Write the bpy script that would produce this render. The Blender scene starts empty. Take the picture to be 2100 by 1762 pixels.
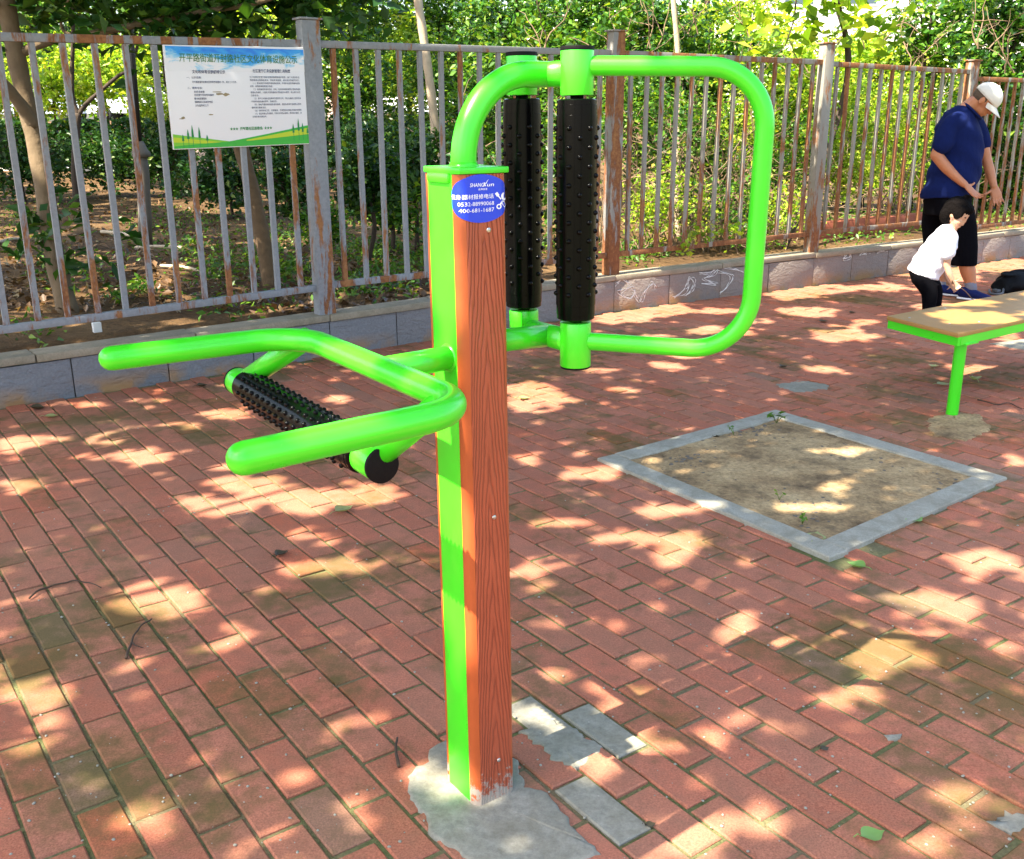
import bpy, bmesh, math, random
import numpy as np
from mathutils import Vector, Matrix
sc = bpy.context.scene
col = sc.collection
rnd = random.Random(7)
nr = np.random.default_rng(11)
R = math.radians

# ------------------------------------------------------------------ camera
FOC, TH, RO, CX, CY, HC = 2046.0, R(17.2), R(0.3), 1050.0, 881.0, 1.4
cT, sT, cR, sR = math.cos(TH), math.sin(TH), math.cos(RO), math.sin(RO)
cam_d = bpy.data.cameras.new('camera'); cam = bpy.data.objects.new('camera', cam_d); col.objects.link(cam)
cam.matrix_world = Matrix.Translation((0, 0, HC)) @ Matrix.Rotation(math.pi / 2 - TH, 4, 'X') @ Matrix.Rotation(-RO, 4, 'Z')
cam_d.sensor_width = 36.0; cam_d.lens = 36.0 * FOC / 2100.0; cam_d.clip_start = .05; cam_d.clip_end = 800
sc.camera = cam

def ray(u, v):
    x = (u - CX) / FOC; y = (v - CY) / FOC
    x, y = x * cR - y * sR, x * sR + y * cR
    return Vector((x, cT - y * sT, -sT - y * cT))
def at(u, v, z=0.0):            # survey point of the photograph on the level z
    d = ray(u, v); t = (z - HC) / d.z
    return Vector((0, 0, HC)) + d * t
def aty(u, v, Y):               # survey point at ground distance Y
    d = ray(u, v); return Vector((0, 0, HC)) + d * (Y / d.y)
def proj(p):
    x, y, z = p[0], p[1], p[2] - HC
    Z = y * cT - z * sT
    if Z < .05: return (-9999, -9999, Z)
    Y = (-y * sT - z * cT) / Z; X = x / Z
    return (CX + FOC * (X * cR + Y * sR), CY + FOC * (-X * sR + Y * cR), Z)

GA = R(35.6)
E2 = Vector((math.cos(GA), math.sin(GA), 0)); E1 = Vector((math.sin(GA), -math.cos(GA), 0)); UP = Vector((0, 0, 1))
SUN_EL = R(54)
SUN = -E2 * math.cos(SUN_EL) + UP * math.sin(SUN_EL)     # towards the sun

# ------------------------------------------------------------------ materials
def new_mat(name):
    m = bpy.data.materials.new(name); m.use_nodes = True
    nt = m.node_tree; nt.nodes.clear()
    return m, nt
def N(nt, t, **k):
    n = nt.nodes.new(t)
    for a, b in k.items():
        if a.startswith('i_'):
            key = a[2:]; key = int(key) if key.isdigit() else key.replace('_', ' ')
            n.inputs[key].default_value = b
        else: setattr(n, a, b)
    return n
def L(nt, a, b): nt.links.new(a, b)
def ramp(nt, fac, stops, interp='LINEAR'):
    r = nt.nodes.new('ShaderNodeValToRGB'); cr_ = r.color_ramp; cr_.interpolation = interp
    while len(cr_.elements) < len(stops): cr_.elements.new(0.5)
    for e, (p, c) in zip(cr_.elements, stops): e.position = p; e.color = (c[0], c[1], c[2], 1)
    if fac is not None: L(nt, fac, r.inputs[0])
    return r.outputs[0]
def noise(nt, vec, scale, detail=4, rough=.55, dist=0.):
    n = N(nt, 'ShaderNodeTexNoise'); n.inputs['Scale'].default_value = scale; n.inputs['Detail'].default_value = detail
    n.inputs['Roughness'].default_value = rough; n.inputs['Distortion'].default_value = dist
    if vec is not None: L(nt, vec, n.inputs['Vector'])
    return n.outputs['Fac']
def math_(nt, op, a, b=None, clamp=False):
    m = N(nt, 'ShaderNodeMath', operation=op, use_clamp=clamp)
    for i, x in enumerate((a, b)):
        if x is None: continue
        if isinstance(x, (int, float)): m.inputs[i].default_value = x
        else: L(nt, x, m.inputs[i])
    return m.outputs[0]
def mix(nt, fac, a, b, blend='MIX'):
    m = N(nt, 'ShaderNodeMix', data_type='RGBA', blend_type=blend)
    for i, x in ((0, fac), (6, a), (7, b)):
        if isinstance(x, (int, float)): m.inputs[i].default_value = x
        elif isinstance(x, tuple): m.inputs[i].default_value = (x[0], x[1], x[2], 1)
        else: L(nt, x, m.inputs[i])
    return m.outputs[2]
def geo_pos(nt): return N(nt, 'ShaderNodeNewGeometry').outputs['Position']
def obj_co(nt): return N(nt, 'ShaderNodeTexCoord').outputs['Object']
def finish(nt, colr, rough=.6, bump=None, bstr=.3, bdist=.01, spec=.5, coat=0., metal=0.):
    p = N(nt, 'ShaderNodeBsdfPrincipled'); o = N(nt, 'ShaderNodeOutputMaterial')
    for key, x in (('Base Color', colr), ('Roughness', rough)):
        if isinstance(x, (int, float)): p.inputs[key].default_value = x
        elif isinstance(x, tuple): p.inputs[key].default_value = (x[0], x[1], x[2], 1)
        else: L(nt, x, p.inputs[key])
    p.inputs['Specular IOR Level'].default_value = spec; p.inputs['Coat Weight'].default_value = coat
    p.inputs['Coat Roughness'].default_value = .08; p.inputs['Metallic'].default_value = metal
    if bump is not None:
        b = N(nt, 'ShaderNodeBump'); b.inputs['Strength'].default_value = bstr; b.inputs['Distance'].default_value = bdist
        L(nt, bump, b.inputs['Height']); L(nt, b.outputs[0], p.inputs['Normal'])
    L(nt, p.outputs[0], o.inputs[0]); return p
def rgb(h):
    h = h.lstrip('#'); return tuple(((int(h[i:i+2], 16) / 255 + .055) / 1.055) ** 2.4 if int(h[i:i+2], 16) > 10 else int(h[i:i+2], 16) / 255 / 12.92 for i in (0, 2, 4))

M = {}
def simple(name, c, rough=.6, nscale=None, var=.15, bstr=0., spec=.5, coat=0., metal=0., bdist=.003):
    m, nt = new_mat(name)
    if nscale:
        n = noise(nt, obj_co(nt), nscale, 5)
        c2 = mix(nt, n, tuple(x * (1 - var) for x in c), tuple(min(1, x * (1 + var)) for x in c))
        finish(nt, c2, rough, n if bstr else None, bstr, bdist, spec, coat, metal)
    else: finish(nt, c, rough, None, 0, 0, spec, coat, metal)
    M[name] = m; return m

# ---- bricks
def brick_mat():
    m, nt = new_mat('clay_brick'); g = N(nt, 'ShaderNodeNewGeometry'); pos = g.outputs['Position']
    base = ramp(nt, g.outputs['Random Per Island'], [(0, (.33, .118, .072)), (.2, (.41, .138, .085)), (.4, (.34, .14, .088)), (.6, (.42, .155, .098)), (.8, (.31, .13, .085)), (.93, (.42, .122, .066)), (1, (.26, .145, .10))])
    fine = noise(nt, pos, 210, 4, .75); mid = noise(nt, pos, 18, 5, .6)
    c = mix(nt, .55, base, ramp(nt, fine, [(.34, (.22, .22, .22)), (.5, (.52, .52, .51)), (.66, (.86, .85, .82))]), 'OVERLAY')
    c = mix(nt, math_(nt, 'MULTIPLY', ramp(nt, mid, [(.4, (0, 0, 0)), (.75, (1, 1, 1))]), .55), c, (.22, .115, .075))
    # dust film and moss, each with a shape of its own
    big = noise(nt, pos, 1.35, 5, .62, .4); isl = g.outputs['Random Per Island']
    mo = math_(nt, 'ADD', big, math_(nt, 'MULTIPLY', math_(nt, 'SUBTRACT', isl, .5), .10))
    mo = math_(nt, 'ADD', mo, math_(nt, 'MULTIPLY', math_(nt, 'SUBTRACT', mid, .5), .28))
    mk = ramp(nt, mo, [(.505, (0, 0, 0)), (.65, (1, 1, 1))])
    c = mix(nt, math_(nt, 'MULTIPLY', mk, .72), c, (.078, .080, .022))
    d = ramp(nt, noise(nt, pos, .8, 4, .6), [(.5, (0, 0, 0)), (.75, (1, 1, 1))])
    c = mix(nt, math_(nt, 'MULTIPLY', d, .35), c, (.30, .20, .145))
    h = math_(nt, 'ADD', math_(nt, 'MULTIPLY', fine, .5), mid)
    finish(nt, c, .9, h, .5, .004, .12)
    M['brick'] = m
brick_mat()
def joint_mat():
    m, nt = new_mat('mossy_joint'); pos = geo_pos(nt)
    n1 = noise(nt, pos, 3., 5, .6); n2 = noise(nt, pos, 120, 4, .7)
    c = ramp(nt, n1, [(.3, (.20, .15, .095)), (.46, (.165, .145, .075)), (.6, (.12, .135, .05)), (.75, (.25, .19, .12))])
    c = mix(nt, .6, c, ramp(nt, n2, [(.3, (.3, .3, .3)), (.7, (.8, .8, .8))]), 'OVERLAY')
    finish(nt, c, .95, n2, .8, .01, .2); M['joint'] = m
joint_mat()
def soil_mat():
    m, nt = new_mat('sandy_soil'); pos = geo_pos(nt)
    n1 = noise(nt, pos, 2.6, 6, .65); n2 = noise(nt, pos, 60, 5, .75); n3 = noise(nt, pos, 9, 4, .6)
    c = ramp(nt, n1, [(.36, (.15, .10, .055)), (.46, (.32, .22, .115)), (.56, (.42, .30, .16)), (.68, (.50, .37, .21))])
    c = mix(nt, .8, c, ramp(nt, n2, [(.3, (.25, .25, .25)), (.65, (.72, .7, .68))]), 'OVERLAY')
    c = mix(nt, ramp(nt, n3, [(.55, (0, 0, 0)), (.72, (.6, .6, .6))]), c, (.075, .055, .038))
    finish(nt, c, .95, math_(nt, 'ADD', n2, n3), .8, .012, .2); M['soil'] = m
    m, nt = new_mat('litter_soil'); pos = geo_pos(nt)
    n1 = noise(nt, pos, 1.1, 6, .65); n2 = noise(nt, pos, 28, 6, .75)
    c = ramp(nt, n1, [(.3, (.05, .03, .015)), (.5, (.105, .062, .028)), (.68, (.18, .115, .055))])
    c = mix(nt, .8, c, ramp(nt, n2, [(.3, (.25, .25, .25)), (.65, (.75, .7, .66))]), 'OVERLAY')
    finish(nt, c, .95, n2, .9, .03, .2); M['litter'] = m
soil_mat()
def granite_mat(name, a, b, sc_=180):
    m, nt = new_mat(name); pos = obj_co(nt)
    n = noise(nt, pos, sc_, 4, .8); n2 = noise(nt, pos, 5, 4)
    c = ramp(nt, n, [(.3, a), (.7, b)]); st_ = ramp(nt, noise(nt, pos, 9, 6, .7, .6), [(.42, (0, 0, 0)), (.62, (1, 1, 1))]); c = mix(nt, math_(nt, 'MULTIPLY', n2, .4), c, (.25, .22, .17)); c = mix(nt, math_(nt, 'MULTIPLY', st_, .45), c, (.17, .15, .10))
    finish(nt, c, .85, n, .6, .004, .2); M[name] = m
granite_mat('granite', (.27, .265, .22), (.46, .445, .38))
granite_mat('cement', (.17, .165, .135), (.34, .33, .275), 45)
granite_mat('coping', (.24, .20, .14), (.36, .31, .24), 90)
def slate_mat():
    m, nt = new_mat('grey_tile'); g = N(nt, 'ShaderNodeNewGeometry'); pos = g.outputs['Position']
    mp = N(nt, 'ShaderNodeMapping'); mp.inputs['Scale'].default_value = (1, 1, 2.2); L(nt, pos, mp.inputs[0])
    n = noise(nt, mp.outputs[0], 11, 6, .6, 1.2); n2 = noise(nt, pos, 90, 3)
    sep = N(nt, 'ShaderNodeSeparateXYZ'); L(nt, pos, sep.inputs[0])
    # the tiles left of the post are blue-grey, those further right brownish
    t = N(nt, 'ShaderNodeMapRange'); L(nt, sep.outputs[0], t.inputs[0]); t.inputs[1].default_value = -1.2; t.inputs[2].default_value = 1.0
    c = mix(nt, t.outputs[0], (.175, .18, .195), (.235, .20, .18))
    c = mix(nt, .35, c, ramp(nt, g.outputs['Random Per Island'], [(0, (.4, .4, .4)), (1, (.62, .62, .62))]), 'OVERLAY')
    c = mix(nt, .4, c, ramp(nt, n2, [(.3, (.35, .35, .35)), (.7, (.65, .65, .65))]), 'OVERLAY')
    st = math_(nt, 'MULTIPLY', ramp(nt, noise(nt, pos, 4, 5), [(.45, (0, 0, 0)), (.6, (1, 1, 1))]), ramp(nt, sep.outputs[2], [(0.02, (1, 1, 1)), (.11, (0, 0, 0))]))
    c = mix(nt, st, c, (.32, .19, .09))
    finish(nt, c, .75, n, .8, .02, .2); M['tile'] = m
slate_mat()
def rust_mat(key='rust', bias=0.):
    m, nt = new_mat('rusty_paint'); g = N(nt, 'ShaderNodeNewGeometry'); pos = g.outputs['Position']; isl = g.outputs['Random Per Island']
    mp = N(nt, 'ShaderNodeMapping'); mp.inputs['Scale'].default_value = (1, 1, .22); L(nt, pos, mp.inputs[0])
    n = noise(nt, mp.outputs[0], 9, 6, .7, .3); n2 = noise(nt, pos, 45, 4, .7)
    sep = N(nt, 'ShaderNodeSeparateXYZ'); L(nt, pos, sep.inputs[0])
    oi = N(nt, 'ShaderNodeObjectInfo').outputs['Random']
    x = math_(nt, 'ADD', n, math_(nt, 'MULTIPLY', math_(nt, 'SUBTRACT', oi, .75), .14)); x = math_(nt, 'ADD', x, bias)
    # rust creeps up from the lower rail and is heavier towards the right hand sections
    xr = N(nt, 'ShaderNodeMapRange'); L(nt, sep.outputs[0], xr.inputs[0]); xr.inputs[1].default_value = -2.5; xr.inputs[2].default_value = 2.2; xr.inputs[3].default_value = -.03; xr.inputs[4].default_value = .075
    x = math_(nt, 'ADD', x, xr.outputs[0])
    zr = N(nt, 'ShaderNodeMapRange'); L(nt, sep.outputs[2], zr.inputs[0]); zr.inputs[1].default_value = .75; zr.inputs[2].default_value = .35; zr.inputs[3].default_value = 0; zr.inputs[4].default_value = .10
    x = math_(nt, 'ADD', x, zr.outputs[0])
    mk = ramp(nt, x, [(.50, (0, 0, 0)), (.56, (1, 1, 1))])
    paint = ramp(nt, n2, [(.3, (.19, .205, .23)), (.7, (.26, .275, .30))]); xw = N(nt, 'ShaderNodeMapRange'); L(nt, sep.outputs[0], xw.inputs[0]); xw.inputs[1].default_value = -.8; xw.inputs[2].default_value = 1.6
    paint = mix(nt, math_(nt, 'MULTIPLY', xw.outputs[0], .8), paint, (.25, .225, .18))
    rust = ramp(nt, math_(nt, 'ADD', math_(nt, 'MULTIPLY', n, .6), math_(nt, 'MULTIPLY', n2, .4)), [(.3, (.07, .030, .018)), (.5, (.20, .078, .032)), (.62, (.32, .15, .06)), (.8, (.27, .17, .10))])
    c = mix(nt, mk, paint, rust)
    ro = mix(nt, mk, (.5, .5, .5), (.9, .9, .9))
    finish(nt, c, ro, n2, .35, .003, .35); M[key] = m
rust_mat(); rust_mat('rust_light', -.075); rust_mat('rust_heavy', .11)
def green_mat():
    m, nt = new_mat('green_powder_coat'); pos = obj_co(nt)
    n = noise(nt, pos, 300, 2, .5); n2 = noise(nt, pos, 7, 5, .65)
    c = mix(nt, math_(nt, 'MULTIPLY', ramp(nt, n2, [(.45, (0, 0, 0)), (.8, (1, 1, 1))]), .25), (.050, .66, .014), (.09, .56, .03))
    sc1 = ramp(nt, noise(nt, pos, 38, 6, .8), [(.66, (0, 0, 0)), (.72, (1, 1, 1))]); c = mix(nt, math_(nt, 'MULTIPLY', sc1, .35), c, (.20, .50, .12))
    rg = mix(nt, n2, (.20, .20, .20), (.42, .42, .42))
    finish(nt, c, rg, n, .10, .0006, .5, .2); M['green'] = m
green_mat()
def wood_mat():
    m, nt = new_mat('embossed_plastic_wood'); pos = obj_co(nt)
    uv = N(nt, 'ShaderNodeUVMap'); sep = N(nt, 'ShaderNodeSeparateXYZ'); L(nt, uv.outputs[0], sep.inputs[0])
    s_, z_ = sep.outputs[0], sep.outputs[1]       # s: across the board (metres, 0 in the middle), z: height
    mp = N(nt, 'ShaderNodeMapping'); mp.inputs['Scale'].default_value = (16, 3.2, 1); L(nt, uv.outputs[0], mp.inputs[0])
    nz = noise(nt, mp.outputs[0], 1.0, 4, .6); 
    mp2 = N(nt, 'ShaderNodeMapping'); mp2.inputs['Scale'].default_value = (90, 9, 1); L(nt, uv.outputs[0], mp2.inputs[0])
    nf = noise(nt, mp2.outputs[0], 1.0, 3, .6)
    cen = math_(nt, 'MULTIPLY', math_(nt, 'SUBTRACT', noise(nt, mp.outputs[0], .35, 1), .5), .03)
    a = math_(nt, 'ABSOLUTE', math_(nt, 'ADD', s_, cen)); a = math_(nt, 'POWER', math_(nt, 'DIVIDE', a, .045), 1.25)
    ph = math_(nt, 'ADD', math_(nt, 'MULTIPLY', a, 36), math_(nt, 'MULTIPLY', z_, 54))
    ph = math_(nt, 'ADD', ph, math_(nt, 'MULTIPLY', nz, 26)); ph = math_(nt, 'ADD', ph, math_(nt, 'MULTIPLY', nf, 3.5))
    w = math_(nt, 'POWER', math_(nt, 'ABSOLUTE', math_(nt, 'SINE', math_(nt, 'MULTIPLY', ph, .5))), .55)
    inside = math_(nt, 'LESS_THAN', math_(nt, 'ABSOLUTE', s_), .0395)   # the rounded edges are smooth
    wv = math_(nt, 'ADD', math_(nt, 'MULTIPLY', w, inside), math_(nt, 'SUBTRACT', 1.0, inside))
    c = mix(nt, wv, (.23, .045, .020), (.37, .082, .036))
    edge = math_(nt, 'SUBTRACT', 1.0, inside); c = mix(nt, edge, c, (.40, .085, .022))
    fade = noise(nt, uv.outputs[0], 7, 5, .65); c = mix(nt, .35, c, ramp(nt, fade, [(.3, (.36, .36, .36)), (.7, (.66, .64, .62))]), 'OVERLAY')
    zr = ramp(nt, z_, [(0.0, (1, 1, 1)), (.085, (0, 0, 0))]); sm = ramp(nt, math_(nt, 'ADD', noise(nt, uv.outputs[0], 45, 5, .75), math_(nt, 'MULTIPLY', zr, .28)), [(.62, (0, 0, 0)), (.70, (1, 1, 1))]); zr2 = math_(nt, 'LESS_THAN', z_, .085)
    c = mix(nt, math_(nt, 'MULTIPLY', math_(nt, 'MULTIPLY', sm, zr2), .85), c, (.34, .32, .27))
    finish(nt, c, .42, wv, .9, .002, .4); M['wood'] = m
wood_mat()
simple('black_rubber', (.0015, .0015, .002), .2, None, .2, 0, .11, .0)
simple('black_cap', (.005, .0045, .005), .7, 200, .4, .3, spec=.15)
simple('steel', (.5, .5, .48), .3, None, metal=.9)
simple('bench_board', (.36, .19, .05), .5, 30, .12, .1)
simple('stem_wood', (.10, .065, .035), .85, 20, .3, .5, bdist=.01)
simple('pale_bark', (.46, .36, .25), .8, 14, .3, .4, bdist=.01)
simple('brown_bark', (.13, .08, .04), .9, 16, .4, .7, bdist=.02)
simple('grey_bark', (.15, .105, .06), .9, 12, .4, .7, bdist=.02)
simple('dark_bark', (.045, .03, .02), .9, 16, .4, .6, bdist=.02)
simple('twig', (.20, .135, .08), .85, 30, .3)
simple('dark_twig', (.06, .035, .02), .8, 30, .3)
simple('lamp_black', (.015, .015, .017), .5)
simple('stone_base', (.12, .10, .08), .85, 20, .2, .3)
simple('sign_white', (.82, .82, .86), .45, 3, .05)
simple('sign_blue', (.01, .25, .80), .45); simple('sign_sky', (.28, .60, .82), .45)
simple('sign_green', (.035, .42, .03), .45); simple('sign_yellow', (.50, .62, .01), .45); simple('sign_lime', (.20, .55, .02), .45)
simple('sign_title', (.03, .17, .015), .5); simple('sign_glow', (.75, .78, .45), .5); simple('sign_ink', (.05, .07, .16), .5); simple('sign_text_green', (.01, .25, .06), .5)
simple('sign_stain', (.33, .27, .16), .8, 30, .4)
simple('sticker_blue', (.010, .045, .60), .35); simple('sticker_white', (.85, .85, .9), .4)
simple('skin', (.43, .165, .075), .5, 25, .12); simple('child_skin', (.55, .30, .19), .5)
simple('polo', (.004, .010, .065), .9, 30, .2, .4, spec=.12, bdist=.01); simple('black_cloth', (.0025, .0025, .004), .95, 25, .3, .3, spec=.06, bdist=.01)
simple('white_cloth', (.78, .78, .86), .85, 18, .06, .5, bdist=.015); simple('cap_cloth', (.66, .63, .57), .85, 40, .08, .2)
simple('hair', (.003, .002, .002), .85, 90, .5, .9, spec=.08, bdist=.01); simple('grey_hair', (.10, .07, .05), .9, 90, .5, .9, spec=.1); simple('sock', (.16, .16, .20), .9)
simple('shoe_blue', (.006, .012, .07), .8, 30, .3, spec=.15); simple('sole', (.7, .7, .75), .6)
simple('bag_cloth', (.004, .0045, .006), .7, 30, .3, .4, spec=.12, bdist=.01); simple('bag_trim', (.10, .10, .11), .4)
simple('white_plastic', (.75, .76, .78), .4); simple('car_paint', (.55, .62, .72), .25, coat=.5); simple('car_white', (.8, .82, .84), .25, coat=.5)
simple('car_glass', (.02, .03, .04), .08); simple('tyre', (.015, .015, .015), .8); simple('red_brick_edge', (.30, .085, .045), .8, 30, .2, .3)
simple('facade', (.74, .72, .66), .8, 2, .06); simple('window_glass', (.06, .09, .11), .15); simple('pink_stone', (.62, .46, .38), .8, 12, .15)
simple('asphalt', (.12, .12, .11), .9, 6, .15); simple('chalk', (.75, .74, .72), .9)
simple('ink_blue', (.03, .04, .10), .7)

def sky_print():
    m, nt = new_mat('printed_sky'); g = N(nt, 'ShaderNodeTexCoord').outputs['Generated']; sep = N(nt, 'ShaderNodeSeparateXYZ'); L(nt, g, sep.inputs[0])
    mp = N(nt, 'ShaderNodeMapping'); mp.inputs['Scale'].default_value = (5, .1, 2.2); L(nt, g, mp.inputs[0]); n = noise(nt, mp.outputs[0], 1.6, 5, .6, .5)
    ax = math_(nt, 'ABSOLUTE', math_(nt, 'SUBTRACT', sep.outputs[0], .5))
    x = math_(nt, 'ADD', math_(nt, 'MULTIPLY', sep.outputs[2], .75), math_(nt, 'MULTIPLY', math_(nt, 'SUBTRACT', n, .5), 1.5)); x = math_(nt, 'SUBTRACT', x, math_(nt, 'MULTIPLY', ax, .35))
    c = ramp(nt, x, [(.12, (.80, .81, .86)), (.30, (.32, .62, .84)), (.46, (.03, .36, .84)), (.75, (.008, .20, .78))]); finish(nt, c, .45); M['sky_print'] = m
sky_print()
def leaf_mat(name, stops, trans=.4, rough=.42, spec=.4, tint=(1.35, 1.25, .5)):
    m, nt = new_mat(name); g = N(nt, 'ShaderNodeNewGeometry')
    c = ramp(nt, g.outputs['Random Per Island'], stops)
    p = N(nt, 'ShaderNodeBsdfPrincipled'); L(nt, c, p.inputs['Base Color']); p.inputs['Roughness'].default_value = rough
    p.inputs['Specular IOR Level'].default_value = spec
    t = N(nt, 'ShaderNodeBsdfTranslucent'); c2 = mix(nt, 1.0, c, tint, 'MULTIPLY'); L(nt, c2, t.inputs[0])
    ms = N(nt, 'ShaderNodeMixShader'); ms.inputs[0].default_value = trans
    o = N(nt, 'ShaderNodeOutputMaterial'); L(nt, p.outputs[0], ms.inputs[1]); L(nt, t.outputs[0], ms.inputs[2]); L(nt, ms.outputs[0], o.inputs[0])
    M[name] = m
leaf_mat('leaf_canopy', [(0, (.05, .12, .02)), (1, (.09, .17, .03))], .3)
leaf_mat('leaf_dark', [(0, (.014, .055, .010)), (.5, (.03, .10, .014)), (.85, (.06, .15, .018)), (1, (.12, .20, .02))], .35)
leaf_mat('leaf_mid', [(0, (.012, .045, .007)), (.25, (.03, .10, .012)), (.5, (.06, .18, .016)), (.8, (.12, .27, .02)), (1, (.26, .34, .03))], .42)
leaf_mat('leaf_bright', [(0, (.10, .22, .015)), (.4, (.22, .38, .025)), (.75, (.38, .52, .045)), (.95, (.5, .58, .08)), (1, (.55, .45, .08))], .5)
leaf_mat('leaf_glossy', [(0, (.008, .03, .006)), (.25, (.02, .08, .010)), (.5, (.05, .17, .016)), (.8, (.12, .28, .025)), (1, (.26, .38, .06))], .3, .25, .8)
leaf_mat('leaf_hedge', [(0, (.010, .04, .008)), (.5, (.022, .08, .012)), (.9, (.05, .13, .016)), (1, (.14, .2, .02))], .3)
leaf_mat('leaf_litter', [(0, (.06, .03, .015)), (.5, (.13, .07, .03)), (.85, (.24, .14, .07)), (1, (.36, .28, .16))], .15)
leaf_mat('grass', [(0, (.03, .10, .012)), (.6, (.09, .21, .02)), (1, (.22, .32, .03))], .4)
leaf_mat('fallen_green', [(0, (.19, .36, .09)), (1, (.21, .39, .10))], .25)
leaf_mat('fallen_pale', [(0, (.28, .33, .12)), (1, (.34, .36, .15))], .25)
leaf_mat('fallen_dark', [(0, (.05, .06, .03)), (1, (.08, .05, .03))], .15)

# ------------------------------------------------------------------ object helpers
def tag(o, label=None, cat=None, group=None, kind=None):
    if label: o['label'] = label
    if cat: o['category'] = cat
    if group: o['group'] = group
    if kind: o['kind'] = kind
    return o
def thing(name, label, cat, loc=(0, 0, 0), group=None):
    o = bpy.data.objects.new(name, None); col.objects.link(o); o.location = loc; o.empty_display_size = .1
    return tag(o, label, cat, group)
class MB:
    def __init__(s): s.v = []; s.f = []; s.uv = None
    def add(s, vs, fs):
        b = len(s.v); s.v += [tuple(v) for v in vs]; s.f += [tuple(i + b for i in f) for f in fs]; return s
    def box(s, c, ax, ay, az, bev=0.):
        # c centre, ax/ay/az half-axis vectors
        c = Vector(c); ax, ay, az = Vector(ax), Vector(ay), Vector(az)
        if ax.cross(ay).dot(az) < 0: ay = -ay
        if bev <= 0:
            vs = [c + ax * i + ay * j + az * k for k in (-1, 1) for j in (-1, 1) for i in (-1, 1)]
            s.add(vs, [(0, 2, 3, 1), (4, 5, 7, 6), (0, 1, 5, 4), (2, 6, 7, 3), (0, 4, 6, 2), (1, 3, 7, 5)]); return s
        lx, ly, lz = ax.length, ay.length, az.length; bx, by, bz = bev / lx, bev / ly, bev / lz
        bm = bmesh.new(); bmesh.ops.create_cube(bm, size=2)
        Mx = Matrix((ax, ay, az)).transposed()
        for v in bm.verts: v.co = Mx @ v.co + c
        bmesh.ops.bevel(bm, geom=bm.edges[:] , offset=bev, segments=2, affect='EDGES', profile=.5)
        bm.verts.ensure_lookup_table(); s.add([v.co for v in bm.verts], [tuple(v.index for v in f.verts) for f in bm.faces]); bm.free(); return s
    def tube(s, pts, r, n=12, caps=True, round_ends=(False, False)):
        pts = [Vector(p) for p in pts]; m = len(pts); rs = r if isinstance(r, (list, tuple)) else [r] * m
        if round_ends[0] or round_ends[1]:
            np_, nrs = list(pts), list(rs)
            if round_ends[0]:
                d = (pts[0] - pts[1]).normalized(); add = [(pts[0] + d * rs[0] * math.sin(a), rs[0] * math.cos(a)) for a in (R(82), R(62), R(42), R(22))]
                np_ = [a[0] for a in add] + np_; nrs = [a[1] for a in add] + nrs
            if round_ends[1]:
                d = (pts[-1] - pts[-2]).normalized(); add = [(pts[-1] + d * rs[-1] * math.sin(a), rs[-1] * math.cos(a)) for a in (R(22), R(42), R(62), R(82))]
                np_ += [a[0] for a in add]; nrs += [a[1] for a in add]
            pts, rs, m = np_, nrs, len(np_)
        T = []
        for i in range(m):
            a = pts[min(i + 1, m - 1)] - pts[max(i - 1, 0)]; T.append(a.normalized())
        nrm = T[0].orthogonal().normalized(); vs = []
        for i in range(m):
            nrm = (nrm - T[i] * nrm.dot(T[i])).normalized(); b = T[i].cross(nrm)
            for k in range(n):
                a = 2 * math.pi * k / n; vs.append(pts[i] + (nrm * math.cos(a) + b * math.sin(a)) * rs[i])
        fs = [(i * n + k, i * n + (k + 1) % n, (i + 1) * n + (k + 1) % n, (i + 1) * n + k) for i in range(m - 1) for k in range(n)]
        if caps: fs += [tuple(range(n))[::-1], tuple((m - 1) * n + k for k in range(n))]
        return s.add(vs, fs)
    def cyl(s, a, b, r, n=24, bev=0.):
        a, b = Vector(a), Vector(b); d = (b - a).normalized()
        if bev: return s.tube([a, a + d * bev * .3, a + d * bev, b - d * bev, b - d * bev * .3, b], [r - bev, r - bev * .3, r, r, r - bev * .3, r - bev], n)
        return s.tube([a, b], r, n)
    def loft(s, secs, n=20, caps=True):
        # secs: (centre, half axis A, half axis B) rings
        vs = []
        for c, A, B in secs:
            for k in range(n):
                a = 2 * math.pi * k / n; vs.append(Vector(c) + Vector(A) * math.cos(a) + Vector(B) * math.sin(a))
        m = len(secs)
        fs = [(i * n + k, i * n + (k + 1) % n, (i + 1) * n + (k + 1) % n, (i + 1) * n + k) for i in range(m - 1) for k in range(n)]
        if caps: fs += [tuple(range(n))[::-1], tuple((m - 1) * n + k for k in range(n))]
        return s.add(vs, fs)
    def ell(s, c, A, B, C, n=16, m=10, full=True, a0=0., a1=math.pi):
        secs = []
        for i in range(m + 1):
            a = a0 + (a1 - a0) * i / m; a = min(max(a, .02), math.pi - .02)
            secs.append((Vector(c) + Vector(C) * math.cos(a), Vector(A) * math.sin(a), Vector(B) * math.sin(a)))
        return s.loft(secs, n)
    def build(s, name, mat, parent=None, smooth=True, auto=None, origin=None):
        o_ = Vector(parent.location) if parent is not None and origin is None else Vector(origin or (0, 0, 0))
        if parent is not None:
            p = parent; o_ = Vector((0, 0, 0))
            while p is not None: o_ += Vector(p.location); p = p.parent
        me = bpy.data.meshes.new(name)
        me.from_pydata([tuple(Vector(v) - o_) for v in s.v], [], s.f); me.materials.append(M[mat] if isinstance(mat, str) else mat)
        bm = bmesh.new(); bm.from_mesh(me); bmesh.ops.recalc_face_normals(bm, faces=bm.faces[:]); bm.to_mesh(me); bm.free()
        if smooth:
            for p_ in me.polygons: p_.use_smooth = True
            if auto is not None: me.set_sharp_from_angle(angle=R(auto))
        o = bpy.data.objects.new(name, me); col.objects.link(o)
        if parent is not None: o.parent = parent
        elif origin is not None: o.location = origin
        return o
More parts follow.
